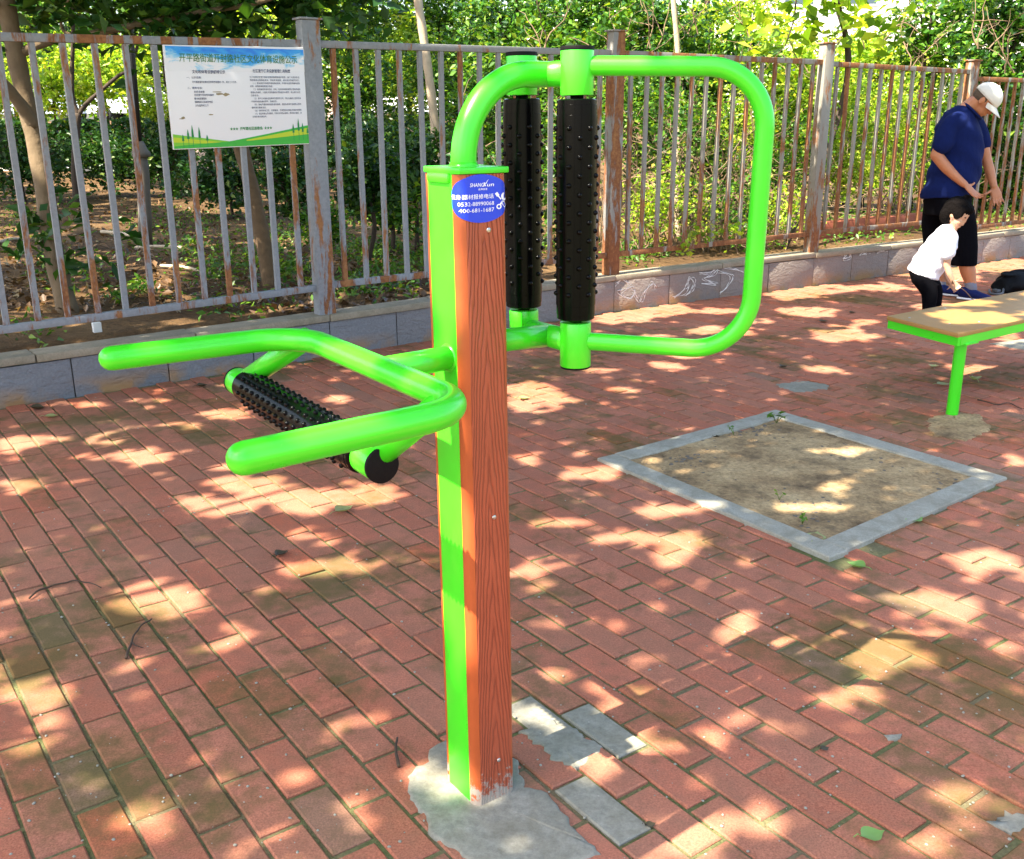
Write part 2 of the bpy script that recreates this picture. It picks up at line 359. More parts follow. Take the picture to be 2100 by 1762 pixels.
def fillet(pts, rad, n=8, lim=.48):
    pts = [Vector(p) for p in pts]; out = [pts[0]]
    for i in range(1, len(pts) - 1):
        a, b, c = pts[i - 1], pts[i], pts[i + 1]; d0 = (a - b).normalized(); d1 = (c - b).normalized()
        ang = d0.angle(d1); rr = rad[i - 1] if isinstance(rad, (list, tuple)) else rad
        t = min(rr / math.tan(ang / 2), (a - b).length * lim, (c - b).length * lim)
        p0, p1 = b + d0 * t, b + d1 * t
        bis = (d0 + d1).normalized(); re = t * math.tan(ang / 2); cc = b + bis * (re / math.sin(ang / 2))
        v0, v1 = p0 - cc, p1 - cc; w = v0.angle(v1); ax = v0.cross(v1).normalized()
        for k in range(n + 1): out.append(cc + Matrix.Rotation(w * k / n, 3, ax) @ v0)
    out.append(pts[-1]); return out
def spline(pts, n=6):
    P = [Vector(p) for p in pts]; P = [P[0] * 2 - P[1]] + P + [P[-1] * 2 - P[-2]]; out = []
    for i in range(1, len(P) - 2):
        for k in range(n):
            t = k / n; a, b, c, d = P[i-1], P[i], P[i+1], P[i+2]
            out.append(.5 * ((2 * b) + (c - a) * t + (2 * a - 5 * b + 4 * c - d) * t * t + (3 * b - a - 3 * c + d) * t ** 3))
    out.append(P[-2]); return out
def lerp(a, b, t): return a + (b - a) * t

# leaves: each one a folded blade of two or four faces
def leaf_mesh(name, cen, size, mat, parent=None, up=.35, width=.6, detailed=False, down=None, kind=None):
    cen = np.asarray(cen, dtype=np.float64); n = len(cen)
    o_ = np.zeros(3); p = parent
    while p is not None: o_ += np.array(p.location); p = p.parent
    sz = np.asarray(size) * nr.uniform(.65, 1.25, n)
    d = nr.normal(size=(n, 3)); d[:, 2] *= .6; d[:, 2] -= .25; d /= np.linalg.norm(d, axis=1)[:, None]
    nn = nr.normal(size=(n, 3)); nn[:, 2] += up * 3; s_ = np.cross(d, nn); s_ /= np.linalg.norm(s_, axis=1)[:, None]
    nn = np.cross(s_, d)
    h = sz[:, None]; w = h * width * .5
    base = cen - d * h * .5; tip = cen + d * h * .5; fold = nn * w * nr.uniform(.2, .6, n)[:, None]
    if not detailed:
        m0 = cen - d * h * .08
        V = np.stack([base, m0 + s_ * w + fold, tip, m0 - s_ * w + fold], 1).reshape(-1, 3)
        idx = np.arange(n)[:, None] * 4; F = np.concatenate([idx + np.array([0, 1, 2]), idx + np.array([0, 2, 3])], 1).reshape(-1)
        k = 2
    else:
        a = base + d * h * .28; b = base + d * h * .68; cv = -nn * h * .12
        V = np.stack([base, a + s_ * w * .95 + fold, b + s_ * w * .7 + fold + cv * .4, tip + cv, b - s_ * w * .7 + fold + cv * .4, a - s_ * w * .95 + fold, a, b + cv * .3], 1).reshape(-1, 3)
        idx = np.arange(n)[:, None] * 8
        tr = [(0, 1, 6), (1, 2, 7), (1, 7, 6), (2, 3, 7), (3, 4, 7), (4, 5, 6), (4, 6, 7), (5, 0, 6)]
        F = np.concatenate([idx + np.array(t) for t in tr], 1).reshape(-1); k = 8
    V = V - o_
    me = bpy.data.meshes.new(name); me.vertices.add(len(V)); me.vertices.foreach_set('co', V.reshape(-1).astype(np.float32))
    nt_ = len(F) // 3; me.loops.add(len(F)); me.loops.foreach_set('vertex_index', F.astype(np.int32)); me.polygons.add(nt_)
    me.polygons.foreach_set('loop_start', np.arange(0, len(F), 3, dtype=np.int32)); me.polygons.foreach_set('loop_total', np.full(nt_, 3, dtype=np.int32))
    me.update(calc_edges=True); me.materials.append(M[mat])
    o = bpy.data.objects.new(name, me); col.objects.link(o)
    if parent is not None: o.parent = parent
    if kind: o['kind'] = kind
    return o
def clump_pts(blobs, per, clump_r=.16, nclump=None, shell=.55):
    # blobs: (centre, (rx, ry, rz), leaves)
    out = []
    for c, rr, n in blobs:
        rr = np.array(rr if hasattr(rr, '__len__') else (rr, rr, rr)); nc = max(3, int(n / per))
        d = nr.normal(size=(nc, 3)); d /= np.linalg.norm(d, axis=1)[:, None]
        cc = d * (nr.uniform(0, 1, (nc, 1)) ** (shell)) * rr + np.array(c)
        k = nr.integers(0, nc, n); cr_ = clump_r * nr.uniform(.5, 1.4, nc)
        out.append(cc[k] + nr.normal(size=(n, 3)) * cr_[k][:, None])
    return np.concatenate(out)
# ------------------------------------------------------------------ fence line, shared by the wall and the soil behind it
PF = [Vector((-3.177, 4.585, 0)), Vector((-1.157, 6.141, 0)), Vector((.757, 7.615, 0)), Vector((2.617, 8.787, 0))]
d34 = (PF[3] - PF[2]).normalized(); PF.append(PF[3] + Vector((.835, .55, 0)).normalized() * 2.05)
d45 = Vector((math.cos(R(35)), math.sin(R(35)), 0)); PF.append(PF[4] + d45 * 2.5); PF.append(PF[5] + d45 * 2.5)
d01 = (PF[1] - PF[0]).normalized(); PF = [PF[0] - d01 * 2.5] + PF       # one more bay out to the left
HW = [.245, .25, .265, .28, .29, .29, .28, .28]
def side(p):    # distance behind the wall face (positive on the garden side)
    best = -9
    for i in range(len(PF) - 1):
        a, b = PF[i], PF[i + 1]; u = (b - a).normalized(); n = Vector((-u.y, u.x, 0)); t = (Vector((p[0], p[1], 0)) - a).dot(u)
        if (t >= 0 or i == 0) and (t <= (b - a).length or i == len(PF) - 2): best = (Vector((p[0], p[1], 0)) - a).dot(n)
    return best
NW = []
for i in range(len(PF)):
    a = PF[max(i - 1, 0)]; b = PF[min(i + 1, len(PF) - 1)]; u = (b - a).normalized(); NW.append(Vector((u.y, -u.x, 0)))   # towards the plaza

# ground sheet to the horizon
mb = MB(); mb.add([(-300, -300, -.05), (300, -300, -.05), (300, 300, -.05), (-300, 300, -.05)], [(0, 1, 2, 3)])
g = mb.build('ground', 'joint', smooth=False); g['kind'] = 'structure'

PIT = [at(1225, 945), at(1700, 1150), at(2065, 985), at(1590, 845)]
pc = sum(PIT, Vector()) / 4
def in_pit(p, grow=0.):
    s0 = None
    for i in range(4):
        a, b = PIT[i], PIT[(i + 1) % 4]; cr_ = (b - a).cross(p - a).z / (b - a).length
        if cr_ < -grow: return False
    return True
# joint sheet (bedding between the bricks) on the plaza side only
mb = MB()
front = [PF[i] + NW[i] * .05 for i in range(len(PF))]
mb.add([(-9, -3, -.0062)] + [(p.x, p.y, -.0062) for p in front] + [(12, -3, -.0062)], [tuple(range(len(front) + 2))])
js = mb.build('paving_joints', 'joint', smooth=False); js['kind'] = 'structure'
# bricks
BL, BW, GAP = .2205, .0965, .0068
ph_row = .417 + .0052; ph_l = -2.996   # grid phase measured on one brick
vs, fs = [], []
def brick(c, hl, hw, top, tilt):
    b = len(vs); ch = .0035
    for z, ins in ((-.045, 0), (top - ch, 0), (top, ch)):
        for i, j in ((-1, -1), (1, -1), (1, 1), (-1, 1)):
            x, y = i * (hl - ins), j * (hw - ins); p = c + E1 * x + E2 * y
            vs.append((p.x, p.y, z + (x * tilt[0] + y * tilt[1] if z > -.04 else 0)))
    for r in (0, 4):
        for k in range(4): fs.append((b + r + k, b + r + (k + 1) % 4, b + r + 4 + (k + 1) % 4, b + r + 4 + k))
    fs.append((b + 8, b + 9, b + 10, b + 11))
nb = 0
GREY = [[(1060, 1440), (1100, 1415), (1145, 1412), (1320, 1515), (1230, 1570), (1175, 1598), (1110, 1545), (1060, 1505)], [(1110, 1642), (1190, 1598), (1312, 1700), (1240, 1745), (1170, 1700)], [(1850, 1200), (1870, 1190), (1890, 1200), (1870, 1210)]]
GREY = [[at(*q) for q in P] for P in GREY]; gv, gf = [], []
def inside_poly(p, P):
    c_ = False; n = len(P)
    for i in range(n):
        a, b = P[i], P[(i + 1) % n]
        if (a.y > p.y) != (b.y > p.y) and p.x < (b.x - a.x) * (p.y - a.y) / (b.y - a.y) + a.x: c_ = not c_
    return c_
for row in range(-25, 130):
    y = ph_row + row * BW
    drift = rnd.uniform(-.014, .014)
    for k in range(-60, 30):
        x = ph_l + k * BL + (BL / 2 if row % 2 else 0) + drift
        c = E1 * (x + BL / 2) + E2 * y
        u, v, Z = proj(c)
        near = c.y < 2.2 and -2.6 < c.x < 2.6 and c.y > -.6
        if not near and not (-350 < u < 2450 and v < 2300 and Z > .3): continue
        if side(c) > -.03 or c.y > 14: continue
        if in_pit(c, -.02): continue
        nb += 1
        if any(inside_poly(c, P) for P in GREY):
            sv, sf = vs, fs; vs, fs = gv, gf; brick(c, (BL - GAP) / 2 - .001, (BW - GAP) / 2 - .001, rnd.gauss(.0005, .001), (rnd.gauss(0, .007), rnd.gauss(0, .01))); vs, fs = sv, sf; continue
        brick(c, (BL - GAP - .0032) / 2 + rnd.uniform(-.003, .0008), (BW - GAP) / 2 + rnd.uniform(-.0022, .0010), max(-.002, min(.003, rnd.gauss(0, .0013))), (max(-.012, min(.012, rnd.gauss(0, .006))), max(-.02, min(.02, rnd.gauss(0, .010)))))
print('bricks', nb)
mb = MB(); mb.v = vs; mb.f = fs
br = mb.build('brick_paving', 'brick', smooth=False); br['kind'] = 'structure'
mb = MB(); mb.v = gv; mb.f = gf; br = mb.build('cement_pavers', 'cement', smooth=False); br['kind'] = 'structure'

# tree pit: four granite kerbs (a thing each is fixed together) and sandy soil
def inset(P, d):
    out = []
    for i in range(4):
        a, b, c = P[i - 1], P[i], P[(i + 1) % 4]; u0 = (b - a).normalized(); u1 = (c - b).normalized()
        n0 = Vector((-u0.y, u0.x, 0)); n1 = Vector((-u1.y, u1.x, 0)); k = n0 + n1; out.append(b + k * (d / (1 + n0.dot(n1))))
    return out
PI_ = inset(PIT, .098)
pit = thing('tree_pit_border', 'square border of grey granite kerbs round the empty sandy tree pit', 'kerb', pc)
for i in range(4):
    a, b = PIT[i], PIT[(i + 1) % 4]; c, d = PI_[(i + 1) % 4], PI_[i]
    if i % 2 == 0:
        ex = (b - a).normalized() * .112
        q = [a, b, c + (b - a).normalized() * 0, d]
    # butt joints: kerbs 0 and 2 run the full length, 1 and 3 fit between them
    u = (b - a).normalized(); n = Vector((-u.y, u.x, 0))
    if i % 2 == 0: q = [a, b, b + n * .098, a + n * .098]
    else: q = [a + u * .1005, b - u * .1005, b - u * .1005 + n * .098, a + u * .1005 + n * .098]
    m2 = MB(); ch = .004
    lo = [Vector((p.x, p.y, -.06)) for p in q]; cen = sum(q, Vector()) / 4
    mid = [Vector((p.x, p.y, .010)) for p in q]
    def pull(p, dd): 
        w = cen - p; return p + Vector((w.dot(u) / abs(w.dot(u) or 1) * dd * u.x + w.dot(n) / abs(w.dot(n) or 1) * dd * n.x, w.dot(u) / abs(w.dot(u) or 1) * dd * u.y + w.dot(n) / abs(w.dot(n) or 1) * dd * n.y, 0))
    top = [pull(Vector((p.x, p.y, .014)), ch) for p in q]
    m2.add(lo + mid + top, [(k, (k + 1) % 4, 4 + (k + 1) % 4, 4 + k) for k in range(4)] + [(4 + k, 4 + (k + 1) % 4, 8 + (k + 1) % 4, 8 + k) for k in range(4)] + [(8, 9, 10, 11)])
    m2.build('kerb_stone', 'granite', pit, smooth=False)
# soil in the pit
G = 46; vs2 = []
PS = inset(PIT, .094)
for j in range(G + 1):
    for i in range(G + 1):
        s_, t_ = i / G, j / G; p = lerp(lerp(PS[0], PS[1], s_), lerp(PS[3], PS[2], s_), t_)
        z = .004 + .004 * math.sin(p.x * 9 + 1) * math.cos(p.y * 7) + rnd.uniform(-.0016, .0022) + .006 * math.exp(-((s_ - .5) ** 2 + (t_ - .5) ** 2) * 6)
        vs2.append((p.x, p.y, z))
mb = MB(); mb.add(vs2, [(j * (G + 1) + i, j * (G + 1) + i + 1, (j + 1) * (G + 1) + i + 1, (j + 1) * (G + 1) + i) for j in range(G) for i in range(G)])
o = mb.build('soil', 'soil'); o['kind'] = 'structure'
# pebbles and crumbs in the pit
def pebbles(name, pts, sizes, mat):
    m_ = MB()
    for p, s_ in zip(pts, sizes):
        rx, ry, rz = s_ * rnd.uniform(.7, 1.3), s_ * rnd.uniform(.7, 1.2), s_ * rnd.uniform(.4, .7); a = rnd.uniform(0, 6)
        A = Vector((math.cos(a), math.sin(a), 0)); Bv = Vector((-math.sin(a), math.cos(a), 0))
        m_.ell(Vector(p), A * rx, Bv * ry, UP * rz, 6, 4)
    return m_.build(name, mat)
pp, ss = [], []
for _ in range(1100):
    s_, t_ = rnd.random(), rnd.random(); q = lerp(lerp(PI_[0], PI_[1], s_), lerp(PI_[3], PI_[2], s_), t_); pp.append((q.x, q.y, .001)); ss.append(rnd.choice((.002, .003, .004, .005, .007, .011)))
o = pebbles('gravel', pp, ss, 'stone_base'); o['kind'] = 'stuff'; tag(o, 'small stones and crumbs scattered over the sandy tree pit', 'gravel')
pp, ss = [], []
for _ in range(900):
    u, v = rnd.uniform(-50, 2150), rnd.uniform(650, 1800); q = at(u, v)
    if side(q) > -.1 or in_pit(q): continue
    pp.append((q.x, q.y, .001)); ss.append(rnd.choice((.0015, .002, .003, .004)))
o = pebbles('grit', pp, ss, 'granite'); o['kind'] = 'stuff'; tag(o, 'pale grit scattered on the red brick paving', 'grit')

# cement round the post foot and over the bricks beside it
def patch(name, px, z, mat='cement', jag=.010, seed=1):
    r_ = random.Random(seed); P = [at(u, v) for u, v in px]; out = []
    for i in range(len(P)):
        a, b = P[i], P[(i + 1) % len(P)]; n = max(2, int((b - a).length / .012)); u = (b - a).normalized(); w = Vector((-u.y, u.x, 0))
        k = 0
        for j in range(n): k = k * .6 + r_.uniform(-jag, jag) * .6; out.append(a + (b - a) * (j / n) + w * k)
    c = sum(out, Vector()) / len(out); m_ = MB(); n = len(out); rings = [(1.0, -.006), (.985, z * .55), (.94, z * .9), (.6, z * 1.05)]
    V = [];
    for s_, zz in rings: V += [(c.x + (p.x - c.x) * s_, c.y + (p.y - c.y) * s_, zz + (r_.uniform(-.0006, .0006) if s_ < .97 else 0)) for p in out]
    V.append((c.x, c.y, z * 1.1)); F = []
    for r2 in range(3): F += [(r2 * n + k, r2 * n + (k + 1) % n, (r2 + 1) * n + (k + 1) % n, (r2 + 1) * n + k) for k in range(n)]
    F += [(3 * n + k, 3 * n + (k + 1) % n, 4 * n) for k in range(n)]
    m_.add(V, F); o = m_.build(name, mat); o['kind'] = 'structure'; return o
patch('cement_patch', [(832, 1592), (850, 1570), (878, 1562), (886, 1530), (915, 1515), (985, 1520), (1062, 1560), (1075, 1615), (1120, 1628), (1160, 1670), (1190, 1710), (1235, 1755), (1120, 1790), (1000, 1775), (930, 1742), (880, 1705), (862, 1660), (834, 1640)], .0038, jag=.009, seed=4)
patch('cement_patch', [(1062, 1500), (1120, 1470), (1200, 1505), (1235, 1540), (1180, 1585), (1120, 1545)], .003, jag=.02, seed=9)
patch('cement_patch', [(2030, 1690), (2062, 1668), (2100, 1672), (2112, 1700), (2070, 1712)], .0025, jag=.016, seed=15)
patch('cement_patch', [(1812, 1508), (1850, 1506), (1846, 1514), (1822, 1520)], .002, jag=.003, seed=16)
patch('cement_patch', [(1590, 790), (1640, 780), (1700, 790), (1690, 800), (1630, 805)], .002, jag=.02, seed=17)
patch('cement_patch', [(1900, 860), (1950, 845), (2010, 850), (2030, 880), (1980, 905), (1920, 895)], .003, 'soil', .02, seed=21)
patch('cement_patch', [(2030, 705), (2110, 695), (2120, 720), (2080, 715)], .004, jag=.004, seed=22)

# ------------------------------------------------------------------ retaining wall
wall = thing('retaining_wall', 'low retaining wall of grey stone tiles with pale coping under the fence', 'wall', (PF[2].x, PF[2].y, 0))
mt = MB(); mc = MB(); body = MB()
for i in range(len(PF) - 1):
    a, b = PF[i] + NW[i] * .045, PF[i + 1] + NW[i + 1] * .045; Lx = (b - a).length; u = (b - a) / Lx; n = Vector((u.y, -u.x, 0))
    h0, h1 = HW[i], HW[i + 1]; nt_ = max(1, round(Lx / .52)); wd = Lx / nt_
    # masonry core
    q = [a - n * .02, b - n * .02, b - n * .16, a - n * .16]
    body.add([Vector((p.x, p.y, -.05)) for p in q] + [Vector((p.x, p.y, (h - .045))) for p, h in zip(q, (h0, h1, h1, h0))], [(0, 1, 5, 4), (1, 2, 6, 5), (2, 3, 7, 6), (3, 0, 4, 7), (4, 5, 6, 7)])
    for k in range(nt_):
        hh = lerp(h0, h1, (k + .5) / nt_) - .048; c = a + u * (wd * (k + .5)) + UP * (hh / 2 - .02) - n * .008
        mt.box(c + n * rnd.uniform(-.002, .002), u * (wd / 2 - .003), n * .012, UP * (hh / 2 + .018), .003)
    nc = max(1, round(Lx / .95)); wc = Lx / nc
    for k in range(nc):
        hh = lerp(h0, h1, (k + .5) / nc); zs = (h1 - h0) / Lx
        m1 = MB(); m1.box(a + u * (wc * (k + .5)) + UP * (hh - .0225 + rnd.uniform(-.003, .003)) - n * (.062 + rnd.uniform(-.004, .004)), (u + UP * zs) * (wc / 2 - .003), n * .085, UP * .0215, .007)
        m1.build('coping_stone', 'coping', wall, auto=35)
body.build('wall_core', 'cement', wall, smooth=False)
mt.build('wall_tiles', 'tile', wall, auto=35)
# chalk scrawl on the tiles
ch = MB()
def on_wall(u_, v):
    r_ = ray(u_, v); best = None
    for i in range(len(PF) - 1):
        a, b = PF[i] + NW[i] * .045, PF[i + 1] + NW[i + 1] * .045; w = (b - a).normalized(); n = Vector((w.y, -w.x, 0))
        t = (a - Vector((0, 0, HC))).dot(n) / r_.dot(n); p = Vector((0, 0, HC)) + r_ * t
        if -.01 <= (p - a).dot(w) <= (b - a).length + .01: return p + n * .0085
    return p + n * .0085
for pts in ([(1265, 585), (1278, 575), (1290, 590), (1268, 600), (1285, 612), (1300, 600), (1292, 588)], [(1298, 596), (1310, 618), (1320, 600), (1335, 580), (1345, 590)], [(1405, 590), (1415, 570), (1422, 578), (1415, 598), (1405, 606)], [(1430, 562), (1455, 558), (1468, 545), (1462, 562), (1440, 572), (1470, 582), (1440, 584)], [(1475, 558), (1500, 566), (1485, 590), (1478, 600)], [(1480, 548), (1505, 552), (1520, 560)], [(1380, 612), (1400, 600), (1412, 585)], [(1722, 520), (1735, 522), (1730, 532), (1742, 528), (1738, 516)], [(1755, 512), (1772, 515), (1762, 522), (1780, 520)], [(1795, 505), (1812, 508), (1800, 516), (1820, 512)]):
    for jx in range(3):
        q = spline([on_wall(p[0] + rnd.uniform(-5, 5), p[1] + rnd.uniform(-4, 4)) for p in pts], 5); ch.tube(q, [.0004 + .0030 * abs(math.sin(k * .9 + jx)) ** 1.5 for k in range(len(q))], 4)
ch.build('chalk_scrawl', 'chalk', wall)

# soil bed behind the wall, rising towards the back
def soil_z(x, y):
    d = max(0, y - 27); return .215 + .0 + min(1.25, d * .085)
xs = np.concatenate([np.linspace(-70, -12, 12), np.linspace(-11, 14, 60), np.linspace(15, 90, 14)])
V = []; F = []; rows = 70
cum = []
def wl(x):      # y of the wall line at x
    pts = [PF[0] - d01 * 80] + PF + [PF[-1] + d45 * 90]
    for i in range(len(pts) - 1):
        if pts[i].x <= x <= pts[i + 1].x: return lerp(pts[i].y, pts[i + 1].y, (x - pts[i].x) / (pts[i + 1].x - pts[i].x))
    return pts[-1].y
for j in range(rows + 1):
    for x in xs:
        y0 = wl(x) + .06; y = y0 + (j / rows) ** 2.2 * (130 - y0) if j else y0
        V.append((x, y, soil_z(x, y) + (rnd.uniform(-.02, .03) if 0 < j < 45 else 0)))
nx = len(xs)
for j in range(rows):
    for i in range(nx - 1): F.append((j * nx + i, j * nx + i + 1, (j + 1) * nx + i + 1, (j + 1) * nx + i))
mb = MB(); mb.add(V, F); o = mb.build('earth_bed', 'litter'); o['kind'] = 'structure'
mb = MB(); mb.add([(-70, 46, 1.475), (90, 46, 1.475), (90, 62, 1.475), (-70, 62, 1.475)], [(0, 1, 2, 3)]); o = mb.build('road', 'asphalt', smooth=False); o['kind'] = 'structure'
# pale path edge seen through the hedge stems
kx0, kx1 = aty(-60, 355, 26.6).x, aty(255, 355, 26.6).x; mb = MB(); mb.box(((kx0 + kx1) / 2, 26.6, .26), ((kx1 - kx0) / 2, 0, 0), (0, .25, 0), (0, 0, .05), .01); o = mb.build('kerb', 'facade', smooth=False); o['kind'] = 'structure'

# ------------------------------------------------------------------ steel fences
def bay(root, a, b, zb0, zb1, zt0, zt1, nbar, hs=.0145, rail=.02):
    Lx = (b - a).length; u = (b - a) / Lx; n = Vector((u.y, -u.x, 0))
    for zz0, zz1, nm in ((zt0, zt1, 'top_rail'), (zb0, zb1, 'bottom_rail')):
        m_ = MB(); c = (a + b) / 2 + UP * ((zz0 + zz1) / 2 - .02); m_.box(c, (u + UP * ((zz1 - zz0) / Lx)) * (Lx / 2 - .05), n * .018, UP * rail, .003); m_.build(nm, 'rust', root, auto=35)
    for k in range(nbar):
        t = (k + 1) / (nbar + 1); p = a + u * (Lx * t); z0, z1 = lerp(zb0, zb1, t) - .001, lerp(zt0, zt1, t) - .042
        lean = Vector((rnd.uniform(-.004, .004), rnd.uniform(-.004, .004), 0)); m_ = MB()
        up = UP * ((z1 - z0) / 2) + lean; m_.box(p + UP * ((z0 + z1) / 2), u * hs, n * hs * .8, up); m_.build('bar', 'rust', root, smooth=False)
def post(root, p, u, z0, z1, w=.052, d=.038, mt_='rust'):
    n = Vector((u.y, -u.x, 0)); m_ = MB(); m_.box(p + UP * ((z0 + z1) / 2), u * w, n * d, UP * ((z1 - z0) / 2), .006)
    o = m_.build('post', mt_, root, auto=35)
    m_ = MB(); m_.box(p + UP * (z1 + .006), u * (w + .012), n * (d + .012), UP * .0055, .002); m_.build('post_cap', 'rust', o, auto=35)
fence = thing('steel_fence', 'long grey steel bar fence with rust streaks along the low wall, carrying the notice board', 'fence', (PF[2].x, PF[2].y, .25))
zt = [(1.73, 1.79), (1.80, 1.848), (1.848, 1.878), (1.878, 1.868), (1.858, 1.835)]
zb = [(.40, .40), (.40, .447), (.455, .445), (.447, .47), (.474, .474)]
pt_top = [1.90, 1.91, 1.955, 2.0, 1.99, 1.91]
for i in range(5):
    Lx = (PF[i + 1] - PF[i]).length; bay(fence, PF[i], PF[i + 1], zb[i][0], zb[i][1], zt[i][0], zt[i][1], max(5, round(Lx / .147) - 1))
for i in range(6):
    u = (PF[min(i + 1, 5)] - PF[max(i - 1, 0)]).normalized(); post(fence, PF[i], u, HW[i] - .02, pt_top[i], .058 if i in (2, 1) else .056, .04, {2: 'rust_light', 3: 'rust_heavy', 5: 'rust_heavy'}.get(i, 'rust'))
f2 = thing('steel_fence', 'lower rusty grey bar fence carrying on behind the man in the white cap', 'fence', (PF[6].x, PF[6].y, .25))
for i in (5, 6):
    o_ = Vector((.0, .0, 0)); bay(f2, PF[i] + (d45 * .05 if i == 5 else Vector()), PF[i + 1], .38, .38, 1.775, 1.775, 16)
for i in (6, 7): post(f2, PF[i], d45, .26, 1.87)

# ------------------------------------------------------------------ notice board on the fence
u = (PF[2] - PF[1]).normalized(); n = Vector((u.y, -u.x, 0)); Lx = (PF[2] - PF[1]).length
bl = PF[1] + u * (Lx * .662) + n * .03; SWd = Lx * (.992 - .662); SH = .535; z_b = 1.257; tl = (1.278 - 1.257) / SWd
sign = thing('notice_board', 'white community notice board with blue sky top and green hills, fixed on the fence bars', 'notice board', bl + UP * z_b)
SX = (u + UP * tl * .8).normalized()
def sp(x, y, off=0.):       # board coordinates: x 0..1 from left, y 0..1 from the bottom
    return bl + UP * z_b + SX * (x * SWd) + UP * (y * SH * (1 - .015 * x)) + n * (.006 + off)
mb = MB(); mb.box(bl + UP * (z_b + SH / 2) + SX * SWd / 2, SX * SWd / 2, n * .006, UP * SH / 2 * .992, .003); mb.build('panel', 'sign_white', sign, auto=35)
def flat(name, polys, off, mat):
    m_ = MB()
    for P in polys:
        c = [sum(p[0] for p in P) / len(P), sum(p[1] for p in P) / len(P)]
        m_.add([sp(x, y, off) for x, y in P], [tuple(range(len(P)))])
    o = m_.build(name, mat, sign, smooth=False); return o
def band(top, bot, n_=24):  # polygon strip between two curves
    return [[(i / n_, top(i / n_)), ((i + 1) / n_, top((i + 1) / n_)), ((i + 1) / n_, bot((i + 1) / n_)), (i / n_, bot(i / n_))] for i in range(n_) if max(top(i / n_), top((i + 1) / n_)) > min(bot(i / n_), bot((i + 1) / n_)) + 1e-4]
e0, e1_ = .006, .994
def X(f_): return lambda t: f_(e0 + t * (e1_ - e0))
def bandx(top, bot, x0, x1, n_=28):
    return [[(lerp(x0, x1, i / n_), bot(lerp(x0, x1, i / n_))), (lerp(x0, x1, (i + 1) / n_), bot(lerp(x0, x1, (i + 1) / n_))), (lerp(x0, x1, (i + 1) / n_), top(lerp(x0, x1, (i + 1) / n_))), (lerp(x0, x1, i / n_), top(lerp(x0, x1, i / n_)))] for i in range(n_)]
sky_low = lambda x: .955 - .11 * max(0, math.sin(math.pi * min(1, max(0, (x - .14) / .78)))) ** .6 - .03 + .020 * math.sin(x * 37) + .016 * math.sin(x * 91) + .012 * math.sin(x * 173)
flat('sky_print', bandx(lambda x: .985, lambda x: .755, .012, .988, 30), .0012, 'sky_print')
h1 = lambda x: .155 - .115 * min(1, x / .62) ** .9 + (max(0, x - .5) / .5) ** 1.2 * .16
flat('hill_print', bandx(lambda x: max(.02, .155 - .13 * min(1, x / .55)), lambda x: .012, .006, .55, 20), .0012, 'sign_lime')
flat('hill_print', bandx(lambda x: .05 + (max(0, x - .30) / .70) ** 1.1 * .165, lambda x: .012, .30, .994, 24), .0014, 'sign_green')
flat('field_print', bandx(lambda x: .125 - .10 * x / .5, lambda x: .075 - .05 * x / .5, .006, .45, 20), .0016, 'sign_yellow')
flat('field_print', bandx(lambda x: .062 + (x - .45) / .55 * .125, lambda x: .055 + (x - .45) / .55 * .06, .50, .994, 20), .0017, 'sign_yellow')
flat('hill_print', bandx(lambda x: .035 + .03 * math.sin(x * 3), lambda x: .012, .006, .994, 30), .0019, 'sign_green')
tr = []
for x, h in ((.07, .10), (.105, .15), (.135, .19), (.18, .17), (.23, .09), (.845, .15), (.885, .20), (.915, .15), (.95, .10)):
    b0 = .05 + (max(0, x - .5) / .5) * .04
    tr += [[(x - .0015, b0 - .03), (x + .0015, b0 - .03), (x + .0015, b0 + h * .6), (x - .0015, b0 + h * .6)], [(x - .008, b0 + h * .35), (x + .008, b0 + h * .35), (x + .006, b0 + h * .7), (x, b0 + h), (x - .006, b0 + h * .7)]]
flat('tree_print', tr[:10], .0022, 'sign_text_green'); flat('tree_print', tr[10:], .0022, 'sign_text_green')
st = []
for x, y, w, h in ((.34, .535, .03, .012), (.385, .53, .025, .018), (.27, .335, .02, .008), (.085, .31, .014, .014), (.075, .30, .02, .006), (.33, .555, .04, .006)):
    st.append([(x + w * math.cos(a) * rnd.uniform(.6, 1.1), y + h * math.sin(a) * rnd.uniform(.6, 1.1)) for a in [k * .628 for k in range(10)]])
flat('stain', st, .0012, 'sign_stain')
def text_mesh(txt, size, res=2, off=0., shear=0., spacing=1.0, align='LEFT'):
    cu = bpy.data.curves.new('lettering', 'FONT'); cu.body = txt; cu.size = size; cu.resolution_u = res; cu.offset = off; cu.shear = shear; cu.space_character = spacing; cu.align_x = align
    ob = bpy.data.objects.new('lettering', cu); col.objects.link(ob); dg = bpy.context.evaluated_depsgraph_get(); dg.update()
    me = bpy.data.meshes.new_from_object(ob.evaluated_get(dg)); col.objects.unlink(ob); bpy.data.objects.remove(ob)
    v = [tuple(x.co) for x in me.vertices]; f = [tuple(p.vertices) for p in me.polygons]; bpy.data.meshes.remove(me); return v, f
def sign_text(name, txt, x, y, h, mat, off, bold=0., align='LEFT', width=None, spacing=1.):
    v, f = text_mesh(txt, 1.0, 1, bold, spacing=spacing, align='LEFT'); m_ = MB()
    x0, x1 = min(p[0] for p in v), max(p[0] for p in v); k = h
    kx = k if width is None else width * SWd / (x1 - x0)
    wx = (x1 - x0) * kx / SWd; xx = x if align == 'LEFT' else x - wx / 2
    m_.add([sp(xx + (p[0] - x0) * kx / SWd, y + p[1] * k / SH, off) for p in v], f); return m_.build(name, mat, sign, smooth=False)
sign_text('title_text', '开平路街道开封路社区文化体育设施公示', .50, .848, .047, 'sign_title', .0032, .006, 'C', .81)
sign_text('heading_text', '文化和体育设施编排公示', .28, .735, .020, 'sign_ink', .0026, .014, 'C', .22)
